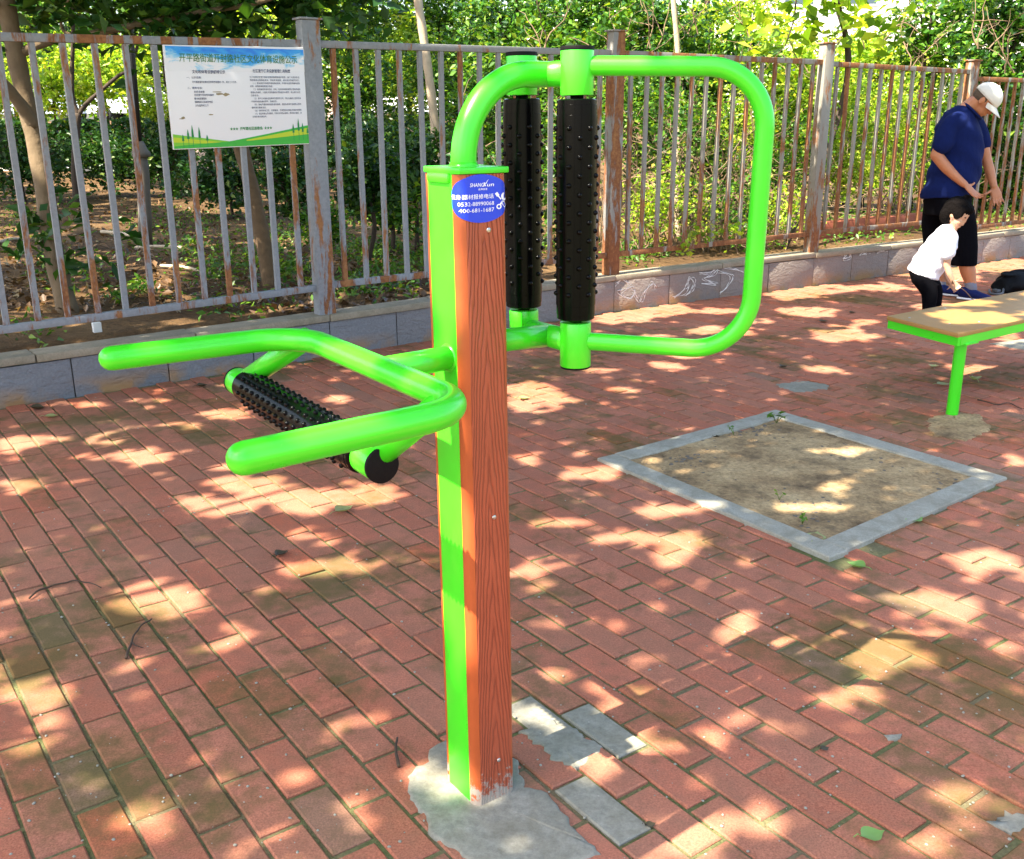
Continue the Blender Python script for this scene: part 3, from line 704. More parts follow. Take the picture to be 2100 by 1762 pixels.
sign_text('heading_text', '社区室外健身设施管理使用制度', .715, .75, .020, 'sign_ink', .0026, .014, 'C', .27)
for t_, x, y, w in (('一、公示设施：', .13, .685, .10), ('开平路街道开封路社区体育健身器材一处，共计二十七件。', .165, .642, .30), ('二、服务项目：', .13, .585, .10), ('社区活动室', .17, .548, .07), ('社区室外健身场地器材', .17, .517, .13), ('图书阅览室服务', .17, .482, .08), ('棋牌娱乐活动场地区', .17, .45, .12), ('文化宣传栏三个', .17, .416, .09)):
    sign_text('list_text', t_, x, y, .0125, 'sign_ink', .0026, .01, 'LEFT', w)
body_t = ['为了加强社区室外健身设施的管理和维护使用，使广大居民安全', '使用健身设施锻炼身体，特制定本制度，请大家共同遵守执行。', '（一）健身器材只供居民健身锻炼使用，不得移动或损坏器材设施', '如有，按照损坏程度照价赔偿。', '（二）使用器材前请先检查，如有，松动损坏现象请停止使用并通知', '管理人员维修，儿童老人使用器材必须有监护人陪同，防止意外发生', '注意安全。', '（三）爱护公共健身设施是每位居民的义务，禁止在器材上乱刻乱画', '不准拆卸健身器材零件，违者处罚。', '（四）患有严重疾病的居民请勿使用，酒后及身体不适者禁止使用', '器材进行健身活动。', '（五）保持环境卫生，文明健身，不要随地吐痰乱扔果皮纸屑等', '（六）请互相谦让轮流使用，不得长时间独占器材，影响他人健身，违', '反规定者后果自负。']
for k, t_ in enumerate(body_t):
    y = .690 - k * .0305; full = len(t_) > 20
    sign_text('paragraph_text', t_, .555 if not t_.startswith('（') else .575, y + .004, .0112, 'sign_ink', .0026, .004, 'LEFT', (.36 if full else .0128 * len(t_) * .9) - (.02 if t_.startswith('（') else 0))
sign_text('footer_text', '★★★  开封路社区居委会  ★★★', .54, .175, .019, 'sign_text_green', .0026, .02, 'C', .30)
# ------------------------------------------------------------------ green back and waist massager
CB = (at(919, 1602) + at(1057, 1624)) / 2; CB.z = 0
CT = CB + Vector((-.010, 0, 0))                       # the post leans a little
ZC = 1.312
def cpt(a, b, z): return lerp(CB, CT, z / ZC) + E2 * a + E1 * b + UP * z
mas = thing('back_massager', 'green outdoor exercise machine with wood-look post, studded black rollers and tube handles', 'exercise machine', CB)
def ringloft(m_, prof, zs):
    n = len(prof); V = [cpt(a, b, z) for z in zs for a, b in prof]; F = [(i * n + k, i * n + (k + 1) % n, (i + 1) * n + (k + 1) % n, (i + 1) * n + k) for i in range(len(zs) - 1) for k in range(n)]
    F += [tuple(range(n))[::-1], tuple((len(zs) - 1) * n + k for k in range(n))]; m_.add(V, F)
core = MB()
pr = []
for sx, sy in ((-1, -1), (1, -1), (1, 1), (-1, 1)):
    for k in range(4):
        a = {(-1, -1): 180, (1, -1): 270, (1, 1): 0, (-1, 1): 90}[(sx, sy)] + k * 30; pr.append((sx * .0435 + .007 * math.cos(R(a)), (.034 if sy > 0 else -.0485) + .007 * math.sin(R(a))))
ringloft(core, pr, (0.0, .4, .9, ZC)); core.build('post', 'green', mas, auto=35)
# cap plate with folded front lip
cap = MB(); cap.box(cpt(0, 0, ZC + .0045), E2 * .0535, E1 * .0605, UP * .0055, .002); cap.box(cpt(-.0515, -.010, ZC - .009), E2 * .0055, E1 * .036, UP * .009, .005); cap.build('cap_plate', 'green', mas, auto=40)
# wood look boards on the two broad sides
def board(sgn):
    half = [(0.0, .0585), (.012, .0585), (.024, .0585), (.034, .0585), (.0392, .0585), (.0405, .0575), (.044, .0555), (.048, .052), (.0505, .047), (.0515, .040), (.0515, .033)] if sgn > 0 else [(0.0, .0605), (.012, .0605), (.034, .0605), (.0392, .0605), (.044, .0600), (.048, .0590), (.0500, .0580), (.0510, .0570), (.0510, .0560)]
    prof = [(-a, b) for a, b in half[::-1]][:-1] + half
    s_ = [0]
    for i in range(1, len(prof)): s_.append(s_[-1] + math.hypot(prof[i][0] - prof[i-1][0], prof[i][1] - prof[i-1][1]))
    mid = s_[len(s_) // 2]; s_ = [x - mid for x in s_]; zs = [.004 + i * (ZC - .006) / 12 for i in range(13)]
    me = bpy.data.meshes.new('wood_board'); V = []; UV = []
    for z in zs:
        for (a, b), s1 in zip(prof, s_): V.append(cpt(a, b * sgn, z)); UV.append((s1, z))
    n = len(prof); F = [(i * n + k, i * n + k + 1, (i + 1) * n + k + 1, (i + 1) * n + k) for i in range(len(zs) - 1) for k in range(n - 1)]
    o_ = len(V)
    for z in zs:
        for (a, b), s1 in zip(prof, s_): V.append(cpt(a * .955, (b - .0028) * sgn, z)); UV.append((s1, z))
    F += [(o_ + i * n + k, o_ + (i + 1) * n + k, o_ + (i + 1) * n + k + 1, o_ + i * n + k + 1) for i in range(len(zs) - 1) for k in range(n - 1)]
    for k0 in (0, n - 1): F += [(i * n + k0, (i + 1) * n + k0, o_ + (i + 1) * n + k0, o_ + i * n + k0) for i in range(len(zs) - 1)]
    r0 = 0; r1 = (len(zs) - 1) * n
    for r_ in (r0, r1): F += [(r_ + k, r_ + k + 1, o_ + r_ + k + 1, o_ + r_ + k) for k in range(n - 1)]
    o0 = Vector(mas.location); me.from_pydata([tuple(v - o0) for v in V], [], F); me.materials.append(M['wood'])
    uvl = me.uv_layers.new(name='UVMap')
    for lp in me.loops: uvl.data[lp.index].uv = UV[lp.vertex_index]
    bm = bmesh.new(); bm.from_mesh(me); bmesh.ops.recalc_face_normals(bm, faces=bm.faces[:]); bm.to_mesh(me); bm.free()
    for p in me.polygons: p.use_smooth = True
    me.set_sharp_from_angle(angle=R(50))
    o = bpy.data.objects.new('wood_board', me); col.objects.link(o); o.parent = mas; return o, prof, s_
wb, prof, sarc = board(1); board(-1)
def on_board(s1, z, off):   # point on the near board at arc length s1 from its middle
    s1 = min(max(s1, sarc[0]), sarc[-1])
    for i in range(1, len(prof)):
        if s1 <= sarc[i]: break
    t = (s1 - sarc[i-1]) / (sarc[i] - sarc[i-1]); a = lerp(prof[i-1][0], prof[i][0], t); b = lerp(prof[i-1][1], prof[i][1], t)
    da, db = prof[i][0] - prof[i-1][0], prof[i][1] - prof[i-1][1]; l_ = math.hypot(da, db); na, nb_ = -db / l_, da / l_
    if nb_ < 0: na, nb_ = -na, -nb_
    return cpt(a + na * off, b + nb_ * off, z)
# screws
for z in (1.212, .655, .098):
    sc_m = MB(); p = cpt(.008, .0585, z); sc_m.ell(p, E2 * .0048, UP * .0048, E1 * .0022, 12, 6); sc_m.cyl(p, p + E1 * .0026, .0016, 6); sc_m.build('screw', 'steel', mas, auto=30)
# sticker: blue oval wrapped round the board edge
SZ = 1.268; SRX, SRZ = .0655, .0420; SC0 = -.0075; KX, KY = 1.12, .885
def disc(fun, rings=6, n=56):
    V = [fun(0, 0)]; F = []
    for r_ in range(1, rings + 1):
        for k in range(n): a = 2 * math.pi * k / n; V.append(fun(r_ / rings * math.cos(a), r_ / rings * math.sin(a)))
    F += [(0, 1 + k, 1 + (k + 1) % n) for k in range(n)]
    for r_ in range(rings - 1): F += [(1 + r_ * n + k, 1 + (r_ + 1) * n + k, 1 + (r_ + 1) * n + (k + 1) % n, 1 + r_ * n + (k + 1) % n) for k in range(n)]
    return V, F
mb = MB(); mb.add(*disc(lambda x, y: on_board(SC0 + x * SRX, SZ + y * SRZ, .0010 + .0002 * math.sin(x * 20 + y * 9)), 14)); stk = mb.build('sticker', 'sticker_blue', mas)
def stick_text(txt, x, y, h, w=None, bold=0., shear=0.):
    v, f = text_mesh(txt, 1.0, 2, bold, shear); x0, x1 = min(p[0] for p in v), max(p[0] for p in v); kx = h if w is None else w / (x1 - x0)
    # cut the long faces finely enough to follow the curve
    m_ = MB(); m_.add([on_board(SC0 + (x + (p[0] - x0) * kx) * KX, SZ + (y + p[1] * h) * KY, .0019) for p in v], f); return m_.build('sticker_text', 'sticker_white', stk, smooth=False)
stick_text('SHANG', -.0215, .0235, .0105, .027, .006, .2)
stick_text('un', .0110, .0235, .0105, .0135, .006, .2)
mk_ = MB()
def sp2(pts): return [on_board(SC0 + x * KX * .97, SZ + y * KY, .0019) for x, y in pts]
mk_.add(sp2([(.0040, .0235), (.0058, .0235), (.0078, .0315), (.0060, .0315)]), [(0, 1, 2, 3)])
mk_.add(sp2([(.0060, .0265), (.0150, .0385), (.0100, .0290), (.0078, .0268)]), [(0, 1, 2, 3)])
mk_.add(sp2([(.0072, .0275), (.0100, .0240), (.0078, .0240), (.0060, .0262)]), [(0, 1, 2, 3)])
stick_text('尚坤体育', -.0055, .0165, .0050, .017, .0)
stick_text('健身器材报修电话', -.0545, .0005, .0102, .078, .006)
stick_text('0532-88990068', -.0415, -.0135, .0112, .0655, .0)
stick_text('400-681-1687', -.0400, -.0262, .0112, .064, .0)
# crossed spanner and screwdriver
def bar2(x0, y0, x1, y1, w0, w1):
    dx, dy = x1 - x0, y1 - y0; l_ = math.hypot(dx, dy); nx_, ny_ = -dy / l_, dx / l_
    mk_.add(sp2([(x0 + nx_ * w0, y0 + ny_ * w0), (x1 + nx_ * w1, y1 + ny_ * w1), (x1 - nx_ * w1, y1 - ny_ * w1), (x0 - nx_ * w0, y0 - ny_ * w0)]), [(0, 1, 2, 3)])
def arc2(cx_, cy_, r0, r1, a0, a1, n_=16):
    for k in range(n_):
        a, b = R(lerp(a0, a1, k / n_)), R(lerp(a0, a1, (k + 1) / n_))
        mk_.add(sp2([(cx_ + r0 * math.cos(a), cy_ + r0 * math.sin(a)), (cx_ + r1 * math.cos(a), cy_ + r1 * math.sin(a)), (cx_ + r1 * math.cos(b), cy_ + r1 * math.sin(b)), (cx_ + r0 * math.cos(b), cy_ + r0 * math.sin(b))]), [(0, 1, 2, 3)])
arc2(.0345, -.0175, .0028, .0052, 0, 360, 20); bar2(.0375, -.0135, .0445, -.0015, .0017, .0017)
arc2(.0475, .0025, .0042, .0085, -250 , 30, 20)
bar2(.0290, .0100, .0335, .0035, .0030, .0030); bar2(.0335, .0035, .0390, -.0035, .0012, .0012)
for dx in (-.0028, .0028): bar2(.0430 + dx, -.0088 + dx * .6, .0505 + dx, -.0180 + dx * .6, .0008, .0008)
bar2(.0400, -.0105, .0462, -.0065, .0009, .0009); bar2(.0474, -.0200, .0536, -.0160, .0009, .0009)
mk_.build('sticker_mark', 'sticker_white', stk, smooth=False)

TR = .0232
# arch from the cap to the crosspiece between the standing rollers
HD, HS = .1845, .0845
def hub(b, z): return lerp(CB, CT, z / ZC) + Vector((.004, 0, 0)) + E2 * HD + E1 * b + UP * z
arch_z = 1.482
arch = MB(); base = cpt(-.012, .012, ZC + .008)
top = hub(0, arch_z)
arch.tube(fillet([base, Vector((base.x, base.y, arch_z - .002)) , top], .165, 20, .93), TR, 24)
arch.build('arch_tube', 'green', mas, auto=60)
wm = MB(); wm.tube([base + UP * .0, base + UP * .004, base + UP * .010], [TR + .005, TR + .0035, TR], 24); wm.build('weld', 'green', mas)
cr1 = MB(); cr1.cyl(hub(-HS + .02, arch_z), hub(HS - .02, arch_z), TR * .98, 24); cr1.build('cross_tube', 'green', mas)
low_z = .987
lo_ = MB(); lo_.cyl(cpt(.03, 0, low_z + .006), hub(0, low_z) , TR * .98, 24); lo_.build('support_tube', 'green', mas)
cr2 = MB(); cr2.cyl(hub(-HS + .02, low_z), hub(HS - .02, low_z), TR * .98, 24); cr2.build('cross_tube', 'green', mas)
HR, RR = .0300, .0370
def roller(parent, a, b, r=RR, nrow=None, phase=0., name='roller', per=12, pitch=.0335):
    a, b = Vector(a), Vector(b); d = (b - a).normalized(); Lr = (b - a).length
    X_ = d.orthogonal().normalized(); Y_ = d.cross(X_); m_ = MB()
    pts = [(0, r - .004), (.002, r - .001), (.010, r - .001), (.0105, r), (.028, r), (.0285, r + .0008), (Lr - .0285, r + .0008), (Lr - .028, r), (Lr - .0105, r), (Lr - .010, r - .001), (Lr - .002, r - .001), (Lr, r - .004)]
    m_.tube([a + d * p[0] for p in pts], [p[1] for p in pts], 36)
    nz = int((Lr - .075) / pitch) + 1; z0 = (Lr - (nz - 1) * pitch) / 2
    for i in range(nz * 2 - 1):
        for k in range(per // 2):
            an = 2 * math.pi * (k * 2 + (i % 2)) / per + phase; nv = X_ * math.cos(an) + Y_ * math.sin(an); c = a + d * (z0 + i * pitch / 2) + nv * (r + .0002); tv = d.cross(nv)
            m_.ell(c, d * .0050, tv * .0050, nv * .0056, 9, 4, a0=.02, a1=math.pi / 2)
    return m_.build(name, 'black_rubber', parent, auto=40)
for sg, zt0, zt1, zr1, zr0, zb1, zb0 in ((1, 1.523, 1.443, 1.437, 1.034, 1.028, .941), (-1, 1.522, 1.447, 1.441, 1.034, 1.028, .990)):
    b = HS * sg
    for z1, z0, capn in ((zt0, zt1, 1), (zb1, zb0, -1)):
        m_ = MB(); m_.cyl(hub(b, z0), hub(b, z1), HR, 32, .0015); hb = m_.build('hub', 'green', mas, auto=40)
        m_ = MB(); e = z1 if capn > 0 else z0; m_.cyl(hub(b, e - .004 * capn), hub(b, e + .0035 * capn), HR - .0008 if capn < 0 else HR + .0006, 32, .001); m_.build('end_cap', 'black_cap', hb, auto=40)
    m_ = MB(); m_.cyl(hub(b, zr0 - .008), hub(b, zr1 + .008), .012, 16); m_.build('axle', 'black_cap', mas)
    roller(mas, hub(b, zr0), hub(b, zr1), phase=.35 if sg > 0 else 0.1)
# big loop handle from the near hub
LR = .0172; ld = Vector((math.cos(R(-4)), math.sin(R(-4)), 0)); ldb = Vector((math.cos(R(-14)), math.sin(R(-14)), 0))
pA = hub(HS, 1.493); pD = hub(HS, .989)
def bearing_pt(u, v, base_pt):   # point on the vertical plane of the loop
    dd = Vector((math.cos(R(-10)), math.sin(R(-10)), 0)); n_ = Vector((-dd.y, dd.x, 0)); r_ = ray(u, v); t = (base_pt - Vector((0, 0, HC))).dot(n_) / r_.dot(n_); return Vector((0, 0, HC)) + r_ * t
pb, pc_ = bearing_pt(1578, 137, pA), bearing_pt(1533, 722, pD)
a0 = bearing_pt(1195, 135, pA); d0 = bearing_pt(1190, 699, pD)
m_ = MB(); m_.tube(fillet([a0, pb, pc_, d0], [.105, .105], 14), LR, 20, round_ends=(False, False)); m_.build('loop_handle', 'green', mas, auto=60)

# waist unit: U handle, two struts, lying roller
UZ = .98
q = [at(229, 735, UZ), at(618, 688, UZ), at(972, 838, UZ), at(500, 940, UZ)]
m_ = MB(); m_.tube(fillet(q, [.11, .10], 14), TR, 24, round_ends=(True, True)); m_.build('handle_tube', 'green', mas, auto=60)
mid = lerp(q[1], q[2], .5)
bpt = at(812, 745, UZ); m_ = MB(); colp = cpt(-.04, 0, .974); dirA = (colp - E2 * .12)
m_.cyl(colp, mid + (q[2] - q[1]).normalized() * .03 , TR * .98, 24); m_.build('support_tube', 'green', mas)
m_ = MB(); dd = (mid - colp).normalized(); cc = cpt(-.049, 0, .974); m_.tube([cc + dd * -.002, cc + dd * .003, cc + dd * .009], [TR + .006, TR + .004, TR], 24); m_.build('weld', 'green', mas)
m_ = MB(); g0 = lerp(colp, mid, .45) - UP * .02; m_.add([g0, g0 + dd * .07, g0 + dd * .07 - UP * .012, g0 + E1 * .004, g0 + E1 * .004 + dd * .07, g0 + E1 * .004 + dd * .07 - UP * .012], [(0, 1, 2), (3, 5, 4), (0, 3, 4, 1), (1, 4, 5, 2), (2, 5, 3, 0)]); m_.build('gusset', 'green', mas, smooth=False)
RZ = .853
ra, rb = at(487, 781, RZ), at(783, 955, RZ); rd = (rb - ra).normalized(); RL = (rb - ra).length
print('lying roller', RL, 'U width', (q[2] - q[1]).length)
for a_, b_, e_ in ((ra, ra + rd * .052, ra), (rb, rb - rd * .062, rb)):
    m_ = MB(); m_.cyl(a_, b_, HR, 32, .0015); hb = m_.build('hub', 'green', mas, auto=40)
    m_ = MB(); s_ = (a_ - b_).normalized(); m_.cyl(a_ - s_ * .004, a_ + s_ * .0035, HR + .0006, 32, .001); m_.build('end_cap', 'black_cap', hb, auto=40)
m_ = MB(); m_.cyl(ra + rd * .05, rb - rd * .06, .012, 16); m_.build('axle', 'black_cap', mas)
roller(mas, ra + rd * .057, rb - rd * .067, r=.0345, phase=.2, pitch=.030, per=14)
SR = .0225
s0 = lerp(q[1], q[2], .045) ; s1 = lerp(q[2], q[1], .115)
m_ = MB(); m_.cyl(s0, ra + rd * .027, SR, 20); m_.build('strut', 'green', mas)
m_ = MB(); m_.cyl(s1, rb - rd * .033, SR, 20); m_.build('strut', 'green', mas)

# ------------------------------------------------------------------ bench at the right
bn = thing('bench', 'flat brown bench with bright green frame and post legs on the brick paving', 'bench', at(1952, 850))
zt_ = .432; cn = at(1965, 684, zt_); far = at(1819, 648, zt_)
bd = Vector((math.cos(R(35.6)), math.sin(R(35.6)), 0)); wd_ = far - cn; BWd = .44
wv = Vector((-bd.y, bd.x, 0)); skew = wd_ - wv * wd_.dot(wv) 
m_ = MB()
LB = 1.35
a_, b_ = cn, far; c_, d_ = far + bd * LB, cn + bd * LB
def slab(P, z1, z0, bev): 
    m2 = MB(); bm = bmesh.new(); V = [bm.verts.new((p.x, p.y, z)) for z in (z0, z1) for p in P]
    for f in ((3, 2, 1, 0), (4, 5, 6, 7), (0, 1, 5, 4), (1, 2, 6, 5), (2, 3, 7, 6), (3, 0, 4, 7)): bm.faces.new([V[i] for i in f])
    bmesh.ops.recalc_face_normals(bm, faces=bm.faces[:]); bmesh.ops.bevel(bm, geom=bm.edges[:], offset=bev, segments=2, affect='EDGES', profile=.5)
    bm.verts.ensure_lookup_table(); m2.add([v.co for v in bm.verts], [tuple(v.index for v in f.verts) for f in bm.faces]); bm.free(); return m2
seat = slab([a_, b_, c_, d_], zt_, zt_ - .022, .003).build('seat_board', 'bench_board', bn, auto=35)
def fr(P, w): 
    n_ = len(P); c0 = sum(P, Vector()) / n_; return [p + (c0 - p).normalized() * w for p in P]
Fo = fr([a_, b_, c_, d_], .012); fm = MB()
for i in range(4):
    p, q_ = Fo[i], Fo[(i + 1) % 4]; u_ = (q_ - p).normalized(); n_ = Vector((-u_.y, u_.x, 0)); n_ = n_ if (sum(Fo, Vector()) / 4 - p).dot(n_) > 0 else -n_
    e = .018 if i % 2 else 0
    fm.box((p + q_) / 2 + n_ * .009 + UP * (zt_ - .0225 - .02 - (p.z)), u_ * ((q_ - p).length / 2 - e), n_ * .009, UP * .02, .002)
fm.build('frame', 'green', bn, auto=35)
for k, off in enumerate((0., 1.0)):
    p = at(1952, 850) + bd * off; m_ = MB(); m_.tube([p - UP * .01, Vector((p.x, p.y, zt_ - .064))], .0285, 24); m_.build('leg', 'green', bn, auto=40)
    m_ = MB(); m_.box(Vector((p.x, p.y, zt_ - .064)), wv * .06, bd * .05, UP * .003); m_.build('mounting_plate', 'green', bn, smooth=False)
for u_, v_ in ((1865, 660), (1947, 672), (1938, 640), (2008, 668)):
    p = at(u_, v_ - 8, zt_); m_ = MB(); m_.ell(p, E1 * .006, E2 * .006, UP * .003, 10, 6); m_.build('screw', 'steel', bn)
# ------------------------------------------------------------------ trees and plants behind the fence
def tree(name, label, base, trunks, bark, crown=None, leafm='leaf_mid', lsize=.08, group=None, per=26, cr=.16, cat='tree', up=.35, width=.6, kindstuff=False, loc_leaves=None):
    t = thing(name, label, cat, base, group); m_ = MB()
    for pts, r0, r1 in trunks:
        q_ = spline(pts, 6); k = len(q_); rs = [lerp(r0, r1, (i / (k - 1)) ** .8) * (1 + .06 * math.sin(i * 1.7)) for i in range(k)]
        m_.tube(q_, rs, 9)
    if trunks: m_.build('trunk', bark, t)
    if crown is not None: leaf_mesh('crown', clump_pts(crown, per, cr), lsize, leafm, t, up, width)
    return t
def tw(m_, p, d, L_, r, n=4, wob=.35, kids=2):
    p = Vector(p); d = Vector(d).normalized(); pts = [p]
    for k in range(n): d = (d + Vector((rnd.gauss(0, wob), rnd.gauss(0, wob), rnd.gauss(0, wob * .6)))).normalized(); p = p + d * (L_ / n); pts.append(p)
    m_.tube(pts, [r * (1 - .7 * i / n) for i in range(n + 1)], 4, caps=False)
    if kids and r > .0015:
        for _ in range(kids): tw(m_, pts[rnd.randint(1, n - 1)], d + Vector((rnd.gauss(0, .8), rnd.gauss(0, .8), rnd.gauss(0, .6))), L_ * .55, r * .6, n, wob, kids - 1)
SZ_ = .22
# leaning tree at the left, just behind the fence
b = at(142, 640, SZ_)
tA = [b - UP * .05, aty(112, 520, b.y + .1), aty(82, 330, b.y + .25), aty(45, 170, b.y + .3), aty(12, 0, b.y + .35), aty(-10, -160, b.y + .4), aty(-15, -420, b.y + .4)]
t1 = tree('leaning_tree', 'leaning grey tree at the left end, its trunk forked behind the fence bars', b,
     [(tA, .07, .05), ([aty(72, 260, b.y + .27), aty(35, 205, b.y + .2), aty(-10, 150, b.y + .1), aty(-60, 60, b.y), aty(-130, -60, b.y)], .045, .03),
      ([aty(40, 110, b.y + .32), aty(110, 82, b.y + .35), aty(210, 66, b.y + .3), aty(330, 40, b.y + .3), aty(430, 22, b.y + .25), aty(530, 5, b.y + .2), aty(650, -40, b.y + .2)], .03, .012),
      ([aty(150, 75, b.y + .3), aty(128, 60, b.y + .3), aty(128, 30, b.y + .3), aty(150, -20, b.y + .3)], .014, .006)], 'grey_bark',
     [(aty(60, -20, 6.9), (.6, .4, .25), 260), (aty(210, 5, 6.9), (.45, .4, .17), 280), (aty(330, 10, 6.7), (.4, .3, .14), 240), (aty(400, 52, 6.8), (.28, .25, .10), 150), (aty(470, 15, 6.9), (.35, .3, .12), 200), (aty(590, 10, 6.9), (.35, .3, .12), 170), (aty(700, -10, 6.9), (.4, .3, .12), 180), (aty(120, -140, 7), (1.0, .6, .3), 500), (aty(500, -160, 7), (1.0, .6, .3), 500)],
     'leaf_dark', .12, per=12, cr=.13, up=.8, width=.62)
leaf_mesh('sprout_leaves', clump_pts([(aty(95, 480, b.y), (.14, .1, .2), 40), (aty(70, 520, b.y), (.15, .1, .12), 26), (aty(165, 540, b.y), (.12, .1, .16), 26), (aty(130, 430, b.y + .1), (.1, .1, .16), 20), (aty(255, 485, b.y + .3), (.12, .1, .08), 14)], 8, .07), .13, 'leaf_dark', t1, .2, .38)
# second leaning trunk under the notice board
b = at(558, 590, SZ_)
tree('leaning_tree', 'pale leaning tree trunk passing behind the white notice board', b,
     [([b - UP * .05, aty(530, 450, b.y + .1), aty(496, 310, b.y + .25), aty(455, 180, b.y + .35), aty(427, 75, b.y + .4), aty(405, -10, b.y + .45), aty(370, -180, b.y + .5), aty(360, -420, b.y + .5)], .062, .042), ([aty(415, 40, b.y + .42), aty(440, 20, b.y + .4), aty(520, -30, b.y + .4)], .012, .006)], 'brown_bark',
     [(aty(300, -200, 8.2), (1.2, .8, .5), 600), (aty(560, -130, 8.0), (.9, .7, .4), 500)], 'leaf_mid', .11, per=12, cr=.16, up=.7)
# forked sapling
b = at(157, 424, SZ_)
tree('sapling', 'thin forked sapling with pale lower stem, seen between the fence bars', b,
     [([b - UP * .05, aty(153, 340, b.y), aty(158, 270, b.y), aty(161, 232, b.y)], .052, .045), ([aty(161, 235, b.y), aty(149, 200, b.y), aty(148, 140, b.y), aty(150, 60, b.y), aty(146, -60, b.y), aty(146, -240, b.y)], .035, .025),
      ([aty(161, 235, b.y), aty(178, 212, b.y), aty(205, 188, b.y), aty(240, 158, b.y), aty(268, 135, b.y), aty(290, 60, b.y), aty(310, -60, b.y)], .035, .018)], 'dark_bark',
     [(aty(150, -60, b.y), (2.2, 1.2, .6), 500), (aty(300, 40, b.y), (1.2, .8, .3), 240), (aty(30, 60, b.y), (1.0, .8, .35), 240)], 'leaf_dark', .12, per=14, cr=.2, up=.6)
# further trunks
def slim(label, u0, v0, pts, r0, r1, bark, crown, lm, ls, name='slender_tree', Y=None, **k):
    b = at(u0, v0, SZ_) if Y is None else aty(u0, v0, Y)
    if Y is not None: b = Vector((b.x, b.y, soil_z(b.x, b.y)))
    P = [b - UP * .05] + [aty(u, v, b.y) for u, v in pts]
    return tree(name, label, b, [(P, r0, r1)], bark, crown, lm, ls, **k)
slim('pale trunk rising behind the dark foliage right of the notice board', 905, 440, [(898, 330), (885, 200), (868, 75), (856, -10), (845, -160), (840, -350)], .065, .05, 'pale_bark', [(aty(850, -120, 14.5), (1.6, 1, .7), 700)], 'leaf_mid', .1)
slim('slim white sunlit trunk behind the fence inside the green loop', 1392, 490, [(1388, 400), (1391, 250), (1390, 110), (1381, 0), (1378, -120), (1376, -320)], .030, .024, 'pale_bark', [(aty(1380, -150, 11), (1.2, .9, .5), 500)], 'leaf_glossy', .09)
b = aty(1452, 440, 15.); b.z = SZ_
tree('slender_tree', 'dark thin trunk with a side branch above the fence right of centre', b, [([b, aty(1458, 300, 15), aty(1456, 120, 15), aty(1452, 40, 15), aty(1450, -30, 15), aty(1448, -250, 15)], .06, .04), ([aty(1452, 42, 15), aty(1475, 18, 15), aty(1530, 6, 15), aty(1600, -12, 15)], .03, .02)], 'dark_bark', [(aty(1460, -160, 15), (1.6, 1, .6), 400)], 'leaf_mid', .12)
b = aty(1612, 440, 9.5); b.z = SZ_
tree('broadleaf_tree', 'yellow-green large-leaved tree with drooping twig above the fence, left of the third post', b, [([b, aty(1700, 300, 10.2), aty(1740, 120, 10.5), aty(1700, -60, 10.5), aty(1690, -250, 10.5)], .03, .03), ([aty(1660, -60, 10.4), aty(1635, -10, 10.3), aty(1628, 40, 10.3), aty(1610, 95, 10.3)], .012, .005)], 'dark_bark',
     [(aty(1600, 20, 10.2), (.30, .3, .16), 60), (aty(1590, 75, 10.2), (.18, .3, .10), 28), (aty(1720, 30, 10.4), (.35, .3, .18), 80), (aty(1670, -60, 10.3), (.8, .6, .3), 220), (aty(1820, 60, 10.6), (.3, .3, .1), 36)], 'leaf_bright', .17, per=8, cr=.14, up=.8)

# lamp post, pole
b = at(299, 505, SZ_); lp = thing('lamp_post', 'thin black lamp post with a thicker collared foot, behind the left fence bars', 'lamp post', b)
m_ = MB(); m_.tube([aty(286, 300, b.y), aty(270, 100, b.y), aty(262, -60, b.y), aty(255, -300, b.y)], .028, 12); m_.build('pole', 'lamp_black', lp)
m_ = MB(); m_.tube([b, aty(297, 440, b.y), aty(292, 345, b.y), aty(290, 322, b.y)], [.068, .064, .062, .055], 14); m_.tube([aty(290, 322, b.y), aty(289, 312, b.y), aty(289, 306, b.y), aty(287, 290, b.y)], [.085, .088, .06, .034], 14); m_.build('foot', 'stone_base', lp)
b = aty(1975, 470, 17.); b.z = SZ_; up_ = thing('utility_pole', 'weathered pinkish pole with cables above the fence, top right', 'pole', b)
m_ = MB(); m_.tube([b, aty(1962, 130, 17), aty(1956, 0, 17), aty(1950, -260, 17)], .085, 10); m_.build('pole', 'pink_stone', up_)
m_ = MB()
for dx in (-8, 12): m_.tube([aty(1975 + dx, 300, 16.8), aty(1960 + dx, 60, 16.8), aty(1955 + dx, -260, 16.8)], .02, 5)
m_.build('cable', 'lamp_black', up_)

# clipped hedge far left, wild shrubs, sunlit shrubs beyond it
def hedge(name, label, x0, x1, Y, z0, z1, n, lm, ls, dy=.9):
    c = Vector(((x0 + x1) / 2, Y, z0)); t = thing(name, label, 'hedge', c)
    m_ = MB()
    for k in range(int((x1 - x0) / .45)): p = Vector((x0 + .45 * k + rnd.uniform(-.1, .1), Y + rnd.uniform(-.2, .2), z0 - .02)); tw(m_, p, (rnd.uniform(-.3, .3), 0, 1), (z1 - z0) * .8, .018, 4, .25, 2)
    m_.build('stems', 'dark_bark', t)
    P = np.stack([nr.uniform(x0, x1, n), Y + nr.uniform(-dy, dy, n) * .5, z0 + .28 + (z1 - z0 - .28) * (1 - nr.uniform(0, 1, n) ** 1.5)], 1); P[:, 2] += .05 * np.sin(P[:, 0] * 5) + nr.normal(size=n) * .03
    leaf_mesh('foliage', P, ls, lm, t); return t
xl = aty(-160, 300, 23).x; xr_ = aty(900, 300, 23).x
hedge('hedge', 'dark clipped hedge beyond the earth bed behind the notice board', xl, xr_, 23.5, .22, 1.42, 16000, 'leaf_hedge', .13, 1.2)
